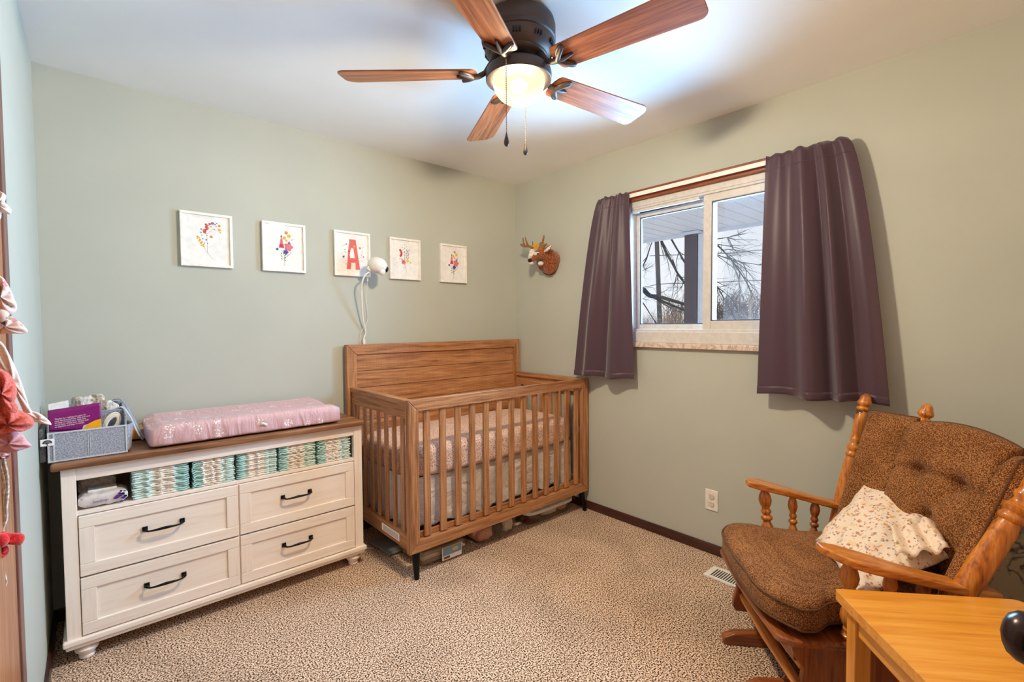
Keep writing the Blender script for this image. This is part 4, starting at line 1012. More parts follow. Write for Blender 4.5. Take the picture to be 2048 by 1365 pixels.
def bouquet(seed, kind):
    rr = random.Random(seed); it = []
    if kind == 'crescent':
        it += [('line', 'stem', [(.62, .08), (.50, .22), (.42, .36)], .006), ('line', 'stem', [(.50, .22), (.50, .50), (.50, .66)], .006), ('line', 'stem', [(.50, .66), (.60, .74), (.66, .80)], .005)]
        for i in range(12):
            t = i/11; it.append(('flower', 'red' if i % 3 else 'coral', .44+.10*t+rr.gauss(0, .018), .68+.22*t, .026))
        for i in range(12):
            t = i/11; it.append(('flower', 'yellow' if i % 3 else 'orange', .28+.13*t+.030*math.sin(i*2.3), .58-.22*t, .020))
        for x, z, c, r in ((.37, .76, 'teal', .022), (.36, .68, 'teal', .020), (.38, .62, 'teal', .016), (.40, .54, 'teal', .018), (.48, .52, 'blue', .018), (.44, .44, 'violet', .014), (.60, .60, 'orange', .034), (.64, .92, 'violet', .034), (.70, .90, 'blue', .016),
                           (.60, .84, 'yellow', .022), (.68, .78, 'violet', .014), (.80, .88, 'orange', .030), (.80, .78, 'yellow', .034), (.82, .72, 'yellow', .018), (.51, .44, 'green', .014), (.50, .62, 'green', .012)):
            it.append(('flower', c, x, z, r))
        for a in ((.72, .92, .05, .6), (.70, .86, .05, .3), (.58, .86, .04, 2.2)): it.append(('leaf', 'dark')+a)
        it.append(('leaf', 'red', .58, .92, .06, .1))
    if kind == 'foxglove':
        it += [('line', 'green', [(.50, .04), (.50, .30), (.42, .46)], .008), ('line', 'green', [(.50, .25), (.60, .45)], .006), ('line', 'dark', [(.50, .20), (.38, .34)], .006), ('line', 'green', [(.50, .22), (.66, .36)], .005)]
        for i in range(7): it.append(('leaf', 'green', .50-.02*(i % 2)*3, .16+.035*i, .07, 2.2 if i % 2 else .9))
        for i in range(6): it.append(('leaf', 'violet', .56+.025*i, .28+.022*i, .035, .9))
        it.append(('poly', 'pink', [(.36, .52), (.48, .52), (.455, .72), (.42, .78), (.39, .70)])); it.append(('poly', 'red', [(.345, .50), (.495, .50), (.48, .60), (.37, .60)]))
        it.append(('leaf', 'green', .42, .74, .12, 1.55))
        for x, z, r, c in ((.56, .90, .045, 'orange'), (.64, .82, .05, 'yellow'), (.50, .76, .045, 'yellow'), (.56, .70, .035, 'yellow')): it.append(('flower', c, x, z, r))
        it += [('flower', 'pink', .62, .54, .11), ('dot', 'orange', .62, .55, .028), ('flower', 'violet', .64, .64, .035), ('flower', 'blue', .54, .40, .065), ('flower', 'blue', .30, .46, .034)]
        it += rnd_dots(rr, ['violet', 'teal'], .68, .72, .05, .04, 5, .012)
    if kind == 'lupin':
        it += [('line', 'stem', [(.56, .08), (.50, .30), (.50, .60)], .006), ('line', 'stem', [(.50, .30), (.36, .50)], .005)]
        for c, x, z0_, z1_ in (('blue', .42, .50, .84), ('dark', .52, .50, .94), ('violet', .50, .44, .70), ('blue', .60, .54, .78)):
            for i in range(9): t = i/8; it.append(('leaf', c, x+.03*(1 if i % 2 else -1)*(1-.5*t), z0_+(z1_-z0_)*t, .05, 1.0 if i % 2 else 2.1))
        for i in range(8): it.append(('dot', 'red', .32+.04*math.sin(i*.5), .60+.025*i, .028))
        it += [('flower', 'pink', .44, .42, .075), ('flower', 'red', .43, .43, .03)]
        for i in range(9): it.append(('dot', 'yellow', .62+rr.gauss(0, .04), .42+.018*i, .020))
        for i in range(8): it.append(('leaf', 'teal', .26+.03*i, .52-.008*i, .05, 2.6 if i % 2 else .4))
        it += rnd_dots(rr, ['violet', 'dark', 'blue'], .64, .78, .04, .08, 10, .010)
        it += [('line', 'dark', [(.46, .30), (.44, .22)], .008), ('line', 'dark', [(.52, .32), (.52, .24)], .008)]
    if kind == 'letter':
        it += [('poly', 'coral', [(.30, .08), (.44, .08), (.46, .27), (.40, .50), (.46, .68), (.48, .93), (.40, .93)]),
               ('poly', 'coral', [(.46, .68), (.52, .68), (.60, .93), (.46, .93)]), ('poly', 'coral', [(.44, .27), (.64, .27), (.60, .40), (.44, .40)]),
               ('poly', 'coral', [(.60, .08), (.76, .08), (.62, .93), (.50, .93), (.56, .52), (.60, .32)])]
        for i in range(30):
            x = .24+rr.gauss(0, .05); z = rr.uniform(.18, .80); it.append((('leaf', rr.choice(['dark', 'red', 'green', 'blue']), x, z, .035, rr.uniform(0, 3))))
        for i in range(26):
            x = .82+rr.gauss(0, .035); z = rr.uniform(.28, .75); it.append((('leaf', rr.choice(['dark', 'teal', 'violet']), x, z, .03, rr.uniform(0, 3))))
        it += [('flower', 'blue', .20, .42, .03), ('flower', 'teal', .42, .85, .03), ('flower', 'teal', .30, .78, .025), ('flower', 'orange', .55, .70, .032), ('flower', 'yellow', .57, .74, .025), ('flower', 'orange', .76, .70, .035), ('flower', 'blue', .88, .46, .02), ('flower', 'red', .38, .58, .03)]
        for i in range(8): it.append(('leaf', 'red', .38+.02*(i % 3), .45+.025*i, .04, 2.0))
    return it
FR = [(-2.262, 'crescent', 'white-framed print of a crescent-shaped wildflower spray, leftmost on the wall'),
      (-1.890, 'foxglove', 'white-framed bouquet print with pink bloom, second from the left'),
      (-1.493, 'letter', 'white-framed print of a big coral letter A among flowers'),
      (-1.128, 'lupin', 'white-framed print of blue and red lupin stems, right of the letter A print'),
      (-.737, 'foxglove', 'white-framed bouquet print nearest the corner, rightmost of the five')]
for k, (x0, kind, lab) in enumerate(FR):
    zz0, zz1 = 1.615, 1.889; x1 = x0+.229
    root = thing('framed_print', lab, 'framed print', ((x0+x1)/2, 0, zz0), group='floral prints in white frames')
    fwd = .013
    for b, nmx in (((x0, x1, -.024, -.001, zz0, zz0+fwd), 'frame_rail'), ((x0, x1, -.024, -.001, zz1-fwd, zz1), 'frame_rail'), ((x0, x0+fwd, -.0238, -.001, zz0+fwd, zz1-fwd), 'frame_stile'), ((x1-fwd, x1, -.0238, -.001, zz0+fwd, zz1-fwd), 'frame_stile')):
        MB().box(*b).build(nmx, M['white_frame'], root, bevel=.0015)
    pp = MB().box(x0+fwd, x1-fwd, -.014, -.002, zz0+fwd, zz1-fwd).build('paper', M['paper'], root, smooth=0)
    flower_print(bouquet(20+k, kind), 'flower_art', pp, x0+fwd+.008, zz0+fwd+.012, .229-2*fwd-.016, .274-2*fwd-.030, -.0142)
    MB().box(x0+fwd, x1-fwd, -.0180, -.0172, zz0+fwd, zz1-fwd).build('glass_pane', M['glass'], root, smooth=0)

# ---------------------------------------------------------------- baby monitor
bm_ = thing('baby_monitor', 'round white baby monitor camera on a bendy white stalk rising behind the crib', 'baby monitor', (-1.313, -.040, 1.19))
st_ = [at(736, 690, 1, -.026)]
st_ = [Vector((-1.313, -.012, 1.13)), Vector((-1.314, -.012, 1.22)), at(731, 665, 1, -.018), at(726, 640, 1, -.04), at(724, 610, 1, -.07), at(723, 580, 1, -.10), at(725, 562, 1, -.12), at(731, 550, 1, -.13), at(738, 545, 1, -.135)]
MB().tube(strap(st_), .0052, 10).build('gooseneck', M['white_plastic'], bm_)
MB().lathe([(.009, 0), (.0095, .002), (.0095, .032), (.007, .035)], (-1.313, -.012, 1.185), (0, 0, 1), 16).build('stalk_joint', M['white_plastic'], bm_)
hc = at(755, 531, 1, -.155)
dirh = Vector((.75, -.45, -.25)).normalized(); qh = dirh.to_track_quat('Z', 'Y').to_matrix().to_4x4()
MB().ball(hc, (.050, .050, .060), qh, 28, 18).build('camera_head', M['white_plastic'], bm_, smooth=180)
MB().ball(hc+dirh*.042+Vector((.004, -.013, -.014)), (.008, .020, .014), qh, 20, 14).build('lens_face', M['black_metal'], bm_, smooth=180)
MB().ball(hc+dirh*.022+Vector((.0, -.014, -.034)), (.026, .024, .020), qh, 20, 14).build('lower_cap', M['white_plastic'], bm_, smooth=180)
bb = at(738, 537, 1, -.14)
MB().box(-.013, .013, -.010, .010, -.014, .014, Matrix.Translation(bb) @ Matrix.Rotation(.6, 4, 'Y')).build('back_mount', M['white_plastic'], bm_, bevel=.003)
MB().tube([bb+Vector((.005, 0, .01)), bb+Vector((.012, 0, .03)), bb+Vector((.024, 0, .046))], .0016, 6).ball(bb+Vector((.0245, 0, .047)), .0042, nu=8, nv=6).build('antenna', M['white_plastic'], bm_)
wr = [at(736, 548, 1, -.12), at(735, 560, 1, -.08), at(733, 600, 1, -.03), at(735, 640, 1, -.012), Vector((-1.335, -.010, 1.25)), Vector((-1.335, -.010, 1.14))]
MB().tube(strap(wr), .0016, 6).lathe([(.004, 0), (.0045, .002), (.0045, .02), (.002, .024)], at(735, 563, 1, -.078), (0, 0, 1), 10).build('power_wire', M['white_plastic'], bm_)

# ---------------------------------------------------------------- deer head
dh = thing('plush_deer_head', 'plush deer head with tan antlers and a yellow flower mounted beside the corner', 'deer head', (0, -.36, 1.78))
pc_ = Vector((-.0, -.385, 1.770))
def dloc(px, py, x): return at(px, py, 0, x)
n0 = Vector((-.003, -.385, 1.775)); n1 = dloc(1097, 517, -.055); n2 = dloc(1090, 513, -.105); hd = dloc(1083, 505, -.150); mz = dloc(1071, 511, -.165); ns = dloc(1062, 519, -.175)
body = MB()
nk = [n0, n0+Vector((-.018, 0, .004)), dloc(1100, 517, -.050), dloc(1096, 512, -.085), dloc(1090, 508, -.118)]
body.tube(nk, [.088, .090, .078, .058, .046], 24)
body.ball(dloc(1085, 506, -.145), (.046, .046, .046))
body.tube([dloc(1085, 506, -.145), dloc(1078, 509, -.160), dloc(1070, 514, -.170), dloc(1063, 520, -.176)], [.044, .037, .027, .020], 16)
body.tube([dloc(1103, 540, -.02), dloc(1097, 530, -.06), dloc(1090, 521, -.10)], [.052, .046, .036], 14)
body.build('head_and_neck', M['fur'], dh, remesh=.005)
MB().lathe([(.090, 0), (.097, .002), (.097, .006), (.090, .010)], (-.0, -.385, 1.775), (-1, 0, 0), 36).build('mount_plaque', plain('plaque_brown', S(92, 52, 30), .5), dh)
toCam = (CAM-hd).normalized()
def front(px, py, x, d): return dloc(px, py, x)+toCam*d
# white blaze lies over the front of the face, a white ring round the eye
wf = MB()
wf.tube([front(1066, 500, -.170, .018), front(1065, 505, -.176, .022), front(1062, 511, -.182, .020), front(1059, 517, -.182, .012)], [.016, .023, .019, .014], 14)
wf.ball(front(1076.5, 507.5, -.160, .034), (.016, .016, .014)); wf.ball(front(1071, 508, -.168, .030), (.016, .016, .014))
wf.ball(front(1063, 527, -.172, .006), (.019, .019, .011))
wf.build('white_face', M['fur_white'], dh, remesh=.0035)
MB().ball(front(1081.5, 527, -.125, .030), (.022, .020, .016)).build('throat_patch', M['fur_white'], dh, smooth=180)
MB().ball(front(1060, 521, -.184, .012), (.016, .018, .014)).build('nose', M['nose'], dh, smooth=180)
MB().ball(front(1061.5, 527, -.184, .022), (.007, .008, .008)).build('mouth', M['fur_white'], dh, smooth=180)
MB().ball(front(1076, 508, -.160, .048), .0078).build('eye', M['eye'], dh, smooth=180)
MB().ball(front(1059.5, 505.5, -.168, .0), .006).build('eye', M['eye'], dh, smooth=180)
ear_c = [front(1086, 505, -.14, .025), front(1092, 501, -.14, .032), front(1098, 496, -.14, .032), front(1102, 491, -.14, .028)]
e_ = MB().tube(ear_c, [.010, .020, .019, .005], 14, flat=.45, up=(0, 0, 1)).build('ear', M['fur'], dh, smooth=180)
MB().tube([p+toCam*.009 for p in ear_c], [.004, .010, .011, .003], 12, flat=.45, up=(0, 0, 1)).build('inner_ear', M['fur_white'], e_, smooth=180)
def antler(paths):
    mb = MB()
    for pts, rr_ in paths: mb.tube(strap(pts), [rr_[0]+(rr_[1]-rr_[0])*i/(8*(len(pts)-1)) for i in range(8*(len(pts)-1)+1)], 10)
    mb.build('antler', M['antler'], dh, remesh=.004)
antler([([dloc(1066, 497, -.165), dloc(1058, 493, -.17), dloc(1049, 493, -.175), dloc(1041, 489, -.18)], (.011, .009)),
        ([dloc(1056, 492, -.17), dloc(1053, 484, -.17), dloc(1050, 474, -.17)], (.010, .005)), ([dloc(1049, 492, -.175), dloc(1047, 484, -.175), dloc(1045.5, 475, -.175)], (.009, .005)), ([dloc(1067, 494, -.165), dloc(1065.5, 488, -.165), dloc(1065, 482, -.165)], (.007, .004))])
antler([([dloc(1079, 498, -.15), dloc(1083, 491, -.145), dloc(1086, 482, -.145), dloc(1088, 470.5, -.145)], (.014, .006)), ([dloc(1085, 493, -.14), dloc(1090, 490, -.135), dloc(1094, 489, -.13)], (.012, .009)), ([dloc(1080, 494, -.15), dloc(1080, 488, -.15), dloc(1081, 484, -.15)], (.008, .004))])
fl_ = MB(); fc = dloc(1071.5, 493, -.170)+toCam*.030; ux = RV; uy = UV
for i in range(5):
    a = i*2*PI/5+.5; c = fc+(ux*math.cos(a)+uy*math.sin(a))*.013
    fl_.ball(c, (.0095, .0095, .0095), None, 10, 8)
fl_.v = [fc+(v-fc)-toCam*((v-fc).dot(toCam))*.65 for v in fl_.v]
fl_.build('yellow_flower', fabric('yellow_felt', S(228, 166, 24), S(200, 136, 12), 200), dh, smooth=180)
MB().ball(fc+toCam*.004, .004).build('flower_eye', PM['orange'], dh, smooth=180)

# ---------------------------------------------------------------- outlet and floor vent
ol = thing('wall_outlet', 'white double outlet plate with oval covers low on the wall by the armchair', 'outlet', (0, -1.648, .307))
MB().box(-.006, 0, -1.685, -1.611, .248, .366).build('cover_plate', M['white_plastic'], ol, bevel=.003)
M['cover'] = plain('beige_socket', S(214, 200, 188), .4)
for zc in (.327, .285):
    MB().lathe([(.0165, 0), (.0165, .003), (.015, .0045), (.002, .0045)], (-.006, -1.648, zc), (-1, 0, 0), 24).build('socket_cover', M['cover'], ol)
vt = thing('floor_vent', 'cream metal floor vent set in the carpet beside the armchair', 'vent', (-.2, -1.84, 0))
va, vb = Vector((-.255, -1.725, 0)), Vector((-.135, -1.735, 0))
VX0, VX1, VY0, VY1 = -.262, -.135, -1.990, -1.728
mb = MB().box(VX0, VX1, VY1-.028, VY1, .0, .007).box(VX0, VX1, VY0, VY0+.028, 0, .007).box(VX0, VX0+.02, VY0+.028, VY1-.028, 0, .007).box(VX1-.02, VX1, VY0+.028, VY1-.028, 0, .007)
mb.build('vent_frame', M['white_plastic'], vt, bevel=.002)
yy = VY1-.036
while yy > VY0+.030:
    MB().box(VX0+.02, VX1-.02, yy-.005, yy, .001, .006).build('louvre', M['white_plastic'], vt); yy -= .0125
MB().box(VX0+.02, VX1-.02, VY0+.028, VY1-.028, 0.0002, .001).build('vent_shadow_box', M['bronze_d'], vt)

# ---------------------------------------------------------------- glider rocker (local frame: x towards camera side, y backwards)
gl = thing('glider_armchair', 'oak glider armchair with brown tweed cushions, turned spindles and wide arms by the window wall', 'armchair', (-.585, -2.370, 0), math.radians(-138.86))
def gb(nm, mb, mat, **k): return mb.build(nm, mat, gl, local=True, **k)
def prof_x(nm, pts, th, mat, bev=.004):
    "profile in y-z plane extruded along x"
    mb = MB()
    for x in pts[0]: mb.prism([(x-th/2, y, z) for y, z in pts[1]], (th, 0, 0))
    return gb(nm, mb, mat, bevel=bev)
# seat platform: bowed front
def platform():
    out = []
    for i in range(17):
        t = i/16; x = -.300+.625*t; out.append((x, -.300-.014*math.sin(PI*t)))
    return out
pl = [(-.305, .21), (-.305, -.262), (-.292, -.290)] + [(-.27+.57*i/12, -.304-.012*math.sin(PI*i/12)) for i in range(13)] + [(.318, -.290), (.332, -.262), (.332, .21)]
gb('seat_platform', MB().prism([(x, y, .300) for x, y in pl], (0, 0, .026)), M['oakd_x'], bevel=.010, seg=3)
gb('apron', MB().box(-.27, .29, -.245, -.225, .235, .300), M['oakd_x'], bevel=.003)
# swinging side panels with scrolled outline
sp_out = [(-.215, .300), (-.235, .262), (-.232, .215), (-.250, .165), (-.262, .120), (-.245, .098), (-.150, .092), (-.02, .096), (.12, .092), (.215, .100), (.225, .125), (.205, .165), (.195, .22), (.200, .300)]
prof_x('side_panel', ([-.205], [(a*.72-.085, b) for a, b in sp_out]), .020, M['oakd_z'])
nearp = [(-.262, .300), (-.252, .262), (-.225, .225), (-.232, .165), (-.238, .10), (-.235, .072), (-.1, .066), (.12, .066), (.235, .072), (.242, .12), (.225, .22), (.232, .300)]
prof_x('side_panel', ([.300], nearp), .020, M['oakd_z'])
# floor base: two long runners with rounded toes, cross rails, uprights
for x in (-.135, .135):
    run = [(-.335, .012), (-.328, .030), (-.290, .048), (-.20, .052), (.20, .052), (.29, .048), (.33, .030), (.335, .012), (.32, 0), (-.32, 0)]
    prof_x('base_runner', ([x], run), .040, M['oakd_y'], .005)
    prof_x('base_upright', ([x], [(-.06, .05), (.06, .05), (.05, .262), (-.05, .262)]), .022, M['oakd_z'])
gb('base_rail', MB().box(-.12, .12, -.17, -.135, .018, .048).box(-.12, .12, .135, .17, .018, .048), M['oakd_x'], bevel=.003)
gb('stretcher', MB().lathe([(.012, 0), (.016, .03), (.018, .15), (.022, .25), (.018, .35), (.016, .47), (.012, .50)], (-.195, -.235, .165), (1, 0, 0), 14), M['oak_x'])
gb('stretcher', MB().lathe([(.010, 0), (.016, .10), (.020, .25), (.016, .40), (.010, .50)], (-.195, -.225, .225), (1, 0, 0), 14), M['oak_x'])
# turned spindle profile (r, t in 0..1)
SPN = [(.014, 0), (.015, .03), (.020, .05), (.020, .075), (.014, .09), (.0125, .12), (.016, .135), (.016, .15), (.0125, .165), (.018, .22), (.023, .30), (.021, .37), (.014, .44), (.012, .47), (.019, .49), (.021, .52), (.019, .55), (.012, .57), (.016, .60), (.0185, .63), (.015, .66), (.013, .69), (.019, .74), (.023, .82), (.020, .90), (.013, .97), (.013, 1.0)]
def spindle(nm, a, b, s, mat):
    a, b = Vector(a), Vector(b); L_ = (b-a).length
    return gb(nm, MB().lathe([(r*s, t*L_) for r, t in SPN], a, b-a, 20), mat, smooth=50)
def armz(y, side):  # underside height of the arm
    return .585-(y+.167)/.40*(.085 if side < 0 else .075)
for side in (-1, 1):
    X = .325*side
    for k, y in enumerate((-.105, .012, .105)):
        spindle('arm_spindle', (X-.02*side, y*.85, .325), (X, y, armz(y, side)+.004), (1.15 if k == 0 else .85), M['oakd_z'] if (k == 2) else M['oak_z'])
    # arm: plan outline with pointed clipped front, sagging side profile
    def armtop(u, v, dz):
        # u along (front->back), v across
        y = -.185+(.43 if side < 0 else .475)*u
        hw = .038+.018*math.exp(-((u-.20)/.22)**2)-.006*u
        if u < .12: hw *= .42+.58*(u/.12)
        ctr = X+side*.012*math.sin(u*PI)-side*.020*math.exp(-(u/.10)**2)
        x = ctr+(v*2-1)*hw+side*(.030*max(0, 1-u/.12) if side < 0 else -.0*u)*0
        z = armz(y, side)+.004+dz+.006*math.cos(u*PI*1.2)
        return Vector((x, y, z))
    am = MB(); nu, nv = 28, 5
    vs = [armtop(i/(nu-1), j/(nv-1), .024) for j in range(nv) for i in range(nu)] + [armtop(i/(nu-1), j/(nv-1), -.002) for j in range(nv) for i in range(nu)]
    fs = []; o_ = nu*nv
    for j in range(nv-1):
        for i in range(nu-1):
            a = j*nu+i; fs += [(a, a+1, a+nu+1, a+nu), (o_+a, o_+a+nu, o_+a+nu+1, o_+a+1)]
    for i in range(nu-1):
        fs.append((i, o_+i, o_+i+1, i+1)); a = (nv-1)*nu+i; fs.append((a, a+1, o_+a+1, o_+a))
    for j in range(nv-1):
        a = j*nu; fs.append((a, a+nu, o_+a+nu, o_+a)); a = j*nu+nu-1; fs.append((a, o_+a, o_+a+nu, a+nu))
    am.add(vs, fs); gb('arm', am, M['oak_y'], bevel=.006, seg=3, smooth=30)
# back posts: outer wing posts and inner posts with finials
PST = [(.017, 0), (.021, .02), (.025, .25), (.026, .45), (.024, .60), (.020, .635), (.026, .645), (.026, .66), (.021, .668), (.021, .675), (.027, .685), (.027, .70), (.020, .708), (.017, .73), (.0215, .745), (.0215, .755), (.018, .765), (.019, .78), (.0225, .86), (.021, .925), (.017, .935)]
FIN = [(.013, 0), (.022, .004), (.025, .010), (.023, .017), (.016, .021), (.020, .025), (.026, .031), (.027, .038), (.024, .045), (.021, .052), (.019, .062), (.014, .071), (.005, .077)]
def post(a, b, s, mat='oak_z'):
    a, b = Vector(a), Vector(b); L_ = (b-a).length; fz = .075*1.0
    o = gb('back_post', MB().lathe([(r*s, t*(L_-fz)/.935) for r, t in PST], a, b-a, 22), M[mat], smooth=50)
    MB().lathe([(r*s*1.0, z) for r, z in FIN], a+(b-a)*((L_-fz)/L_), b-a, 20).build('finial', M['oak_z'], o, local=True, smooth=50)
post((-.315, .155, .31), (-.352, .318, .998), 1.0)
post((.322, .105, .31), (.372, .425, 1.005), 1.25)
post((-.13, .25, .31), (-.138, .415, .992), .95, 'oakd_z')
post((.14, .25, .31), (.262, .460, .940), .95, 'oakd_z')
gb('back_rail', MB().box(-.13, .14, .255, .28, .36, .42), M['oakd_x'], bevel=.003)
gb('back_rail', MB().tube([(-.15, .385, .90), (0, .405, .915), (.16, .42, .90)], .016, 10), M['oakd_x'])
# lower wing rails
gb('wing_rail', MB().tube([(-.318, .175, .38), (-.14, .27, .38)], .012, 8).tube([(.320, .155, .38), (.14, .27, .38)], .012, 8), M['oak_x'])
# cushions
def cushion(nm, fn, T, mat=None, n=28, p=5, pipe=True, bulge=0):
    "fn(s,t)->(point, normal), s,t in -1..1; T thickness"
    mb = MB(); gr = {}
    vs = []; idx = {}
    for side in (1, -1):
        for j in range(n+1):
            for i in range(n+1):
                s, t = 2*i/n-1, 2*j/n-1
                s = math.sin(s*PI/2)*.35+s*.65; t = math.sin(t*PI/2)*.35+t*.65
                P_, Nn = fn(s, t)
                th = T(s, t)*max(0, 1-abs(s)**p)**.38*max(0, 1-abs(t)**p)**.38
                edge = (i in (0, n) or j in (0, n))
                if edge and side == -1: idx[(side, i, j)] = idx[(1, i, j)]; continue
                idx[(side, i, j)] = len(vs); vs.append(P_+Nn*side*th/2)
    fs = []
    for side in (1, -1):
        for j in range(n):
            for i in range(n):
                q = (idx[(side, i, j)], idx[(side, i+1, j)], idx[(side, i+1, j+1)], idx[(side, i, j+1)])
                fs.append(q if side == 1 else q[::-1])
    mb.add(vs, fs); o = gb(nm, mb, mat or M['tweed'], smooth=180)
    if pipe:
        ring = [fn(2*i/24-1, -1)[0] for i in range(25)] + [fn(1, 2*i/24-1)[0] for i in range(1, 25)] + [fn(1-2*i/24, 1)[0] for i in range(1, 25)] + [fn(-1, 1-2*i/24)[0] for i in range(1, 25)]
        MB().tube(ring, .0035, 6).build('piping', M['tweed_d'], o, local=True, smooth=60)
    return o
# seat cushion: boxy T shape, wider in front of the arms
def seat_out(s, t):     # t -1 front .. 1 back
    y = -.318+.585*(t+1)/2
    front = 1/(1+math.exp((y+.165)*70))
    hw = .262+.052*front
    hw *= 1-.06*max(0, -t-.8)/.2
    y2 = y-.012*math.cos(s*PI/2)*(1 if t < -.6 else 0)*(-t-.6)/.4 + .05*abs(s)**6*(1 if t < 0 else 0)*max(0, -t-.7)/.3
    x = .014+s*hw
    z = .396+.012*(1-s*s)*(1-t*t)-.022*max(0, (y+.1))*1.0
    return x, y2, z
sc_ = MB(); n = 40; vs = []; fs = []
layers = [(-.050, .955), (-.046, .985), (-.030, 1.0), (.022, 1.0), (.036, .985), (.046, .945)]
per = [(2*i/n-1, -1) for i in range(n)] + [(1, 2*i/n-1) for i in range(n)] + [(1-2*i/n, 1) for i in range(n)] + [(-1, 1-2*i/n) for i in range(n)]
for dz, k in layers:
    for s, t in per:
        x, y, z = seat_out(s, t); vs.append(Vector((.014+(x-.014)*k, -.035+(y+.035)*k, z+dz+.003*math.sin(s*9+t*7))))
m_ = len(per)
for j in range(len(layers)-1):
    for i in range(m_): k = (i+1) % m_; fs.append((j*m_+i, j*m_+k, (j+1)*m_+k, (j+1)*m_+i))
last = (len(layers)-1)*m_
prev = [last+i for i in range(m_)]
for f_, dz in ((.85, .054), (.6, .062), (.3, .066), (.02, .067)):
    b = len(vs)
    for s, t in per:
        x, y, z = seat_out(s, t); vs.append(Vector((.014+(x-.014)*f_*.945, -.035+(y+.035)*f_*.945, z+dz)))
    for i in range(m_): k = (i+1) % m_; fs.append((prev[i], prev[k], b+k, b+i))
    prev = [b+i for i in range(m_)]
fs.append(tuple(range(m_-1, -1, -1)))
sc_.add(vs, fs); so = gb('seat_cushion', sc_, M['tweed'], smooth=180)
for dz, k in ((.028, 1.004), (-.038, 1.0)):
    pts = []
    for s, t in per+[per[0]]:
        x, y, z = seat_out(s, t); pts.append((.014+(x-.014)*k, -.035+(y+.035)*k, z+dz+.003*math.sin(s*9+t*7)))
    MB().tube(pts, .0035, 6).build('piping', M['tweed_d'], so, local=True, smooth=60)
# back cushion
def backf(x0, x1, y0a, y1a, zb_, zt_, lean, archtop=.0):
    def fn(s, t):
        u = (s+1)/2; v = (t+1)/2
        x = x0+(x1-x0)*u; yb = y0a+(y1a-y0a)*u
        z = zb_+(zt_-zb_)*v+archtop*(1-s*s)*v
        y = yb+lean*(z-.42)
        Nn = Vector(((y1a-y0a), -(x1-x0), .0)).normalized(); Nn = Vector((Nn.x, Nn.y, lean)).normalized()
        return Vector((x, y, z)), Nn
    return fn
tufts = [(-.42, .28), (.42, .28), (0, -.28), (-.42, -.80), (.42, -.80)]
def Tc(s, t):
    b_ = .115
    for a, c in tufts: b_ -= .075*math.exp(-(((s-a)/.17)**2+((t-c)/.10)**2))
    # seam valleys between tufts
    b_ -= .034*math.exp(-((t-.28)/.045)**2)*(1 if abs(s) < .42 else .8)
    for a, c, d, e in ((-.42, .28, 0, -.28), (.42, .28, 0, -.28), (0, -.28, -.42, -.8), (0, -.28, .42, -.8)):
        vx, vy = d-a, e-c; L2 = vx*vx+vy*vy; q = max(0, min(1, ((s-a)*vx+(t-c)*vy)/L2)); dd = ((s-a-q*vx)/.10)**2+((t-c-q*vy)/.06)**2
        b_ -= .024*math.exp(-dd)
    return max(b_, .02)
cushion('back_cushion', backf(-.108, .268, .215, .265, .44, .925, .27, .030), Tc, n=64, p=9)
cushion('wing_cushion', backf(-.262, -.098, .150, .218, .43, .945, .27), lambda s, t: .078, n=32, p=7)
cushion('wing_cushion', backf(.262, .334, .235, .140, .43, .905, .40), lambda s, t: .075, n=32, p=7)
tie = MB()
for k in range(5): tie.tube([(-.346+.014*math.cos(a), .296+.018*math.sin(a), .905+.010*math.sin(2*a+k)+.004*k) for a in [i/12*2*PI for i in range(13)]], .0035, 6)
gb('cushion_tie', tie, M['tweed_d'])

# floral pillow slumped on the seat
PLc = [at(1630, 1080, 2, .470), at(1750, 945, 2, .695), at(1930, 1104, 2, .580), at(1722, 1200, 2, .465)]
pil = thing('throw_pillow', 'cream floral muslin pillow slumped in the corner of the brown armchair', 'pillow', tuple(sum(PLc, Vector())/4))
def pilf(s, t):
    a, b, c, d = PLc[0], PLc[1], PLc[2], PLc[3]
    u, v = (s+1)/2, (t+1)/2
    k = 1-.10*(1-abs(s*t))*(abs(s)**4+abs(t)**4)/2
    p = a*(1-u)*(1-v)+b*u*(1-v)+c*u*v+d*(1-u)*v
    cc = (a+b+c+d)/4
    return cc+(p-cc)*k
nrm = ((PLc[2]-PLc[0]).cross(PLc[1]-PLc[3])).normalized()
if nrm.dot(CAM-PLc[0]) < 0: nrm = -nrm
mb = MB(); n = 36; idx = {}; vs = []; fs = []
for side in (1, -1):
    for j in range(n+1):
        for i in range(n+1):
            s, t = 2*i/n-1, 2*j/n-1; edge = i in (0, n) or j in (0, n)
            if edge and side == -1: idx[(side, i, j)] = idx[(1, i, j)]; continue
            th = .075*max(0, 1-s*s)**.5*max(0, 1-t*t)**.5
            p = pilf(s, t)
            wr_ = .010*noise.noise(Vector((s*2.2, t*2.2, 3)))+.007*noise.noise(Vector((s*5+t*3, t*5, 8)))+.004*math.sin(6*s+9*t)
            idx[(side, i, j)] = len(vs); vs.append(p+nrm*(side*th*.55+wr_)+RV*.006*noise.noise(Vector((s*4, t*4, 1))))
for side in (1, -1):
    for j in range(n):
        for i in range(n):
            q = (idx[(side, i, j)], idx[(side, i+1, j)], idx[(side, i+1, j+1)], idx[(side, i, j+1)]); fs.append(q if side == 1 else q[::-1])
mb.add(vs, fs); mb.build('pillow_cover', M['pillow'], pil, smooth=180)
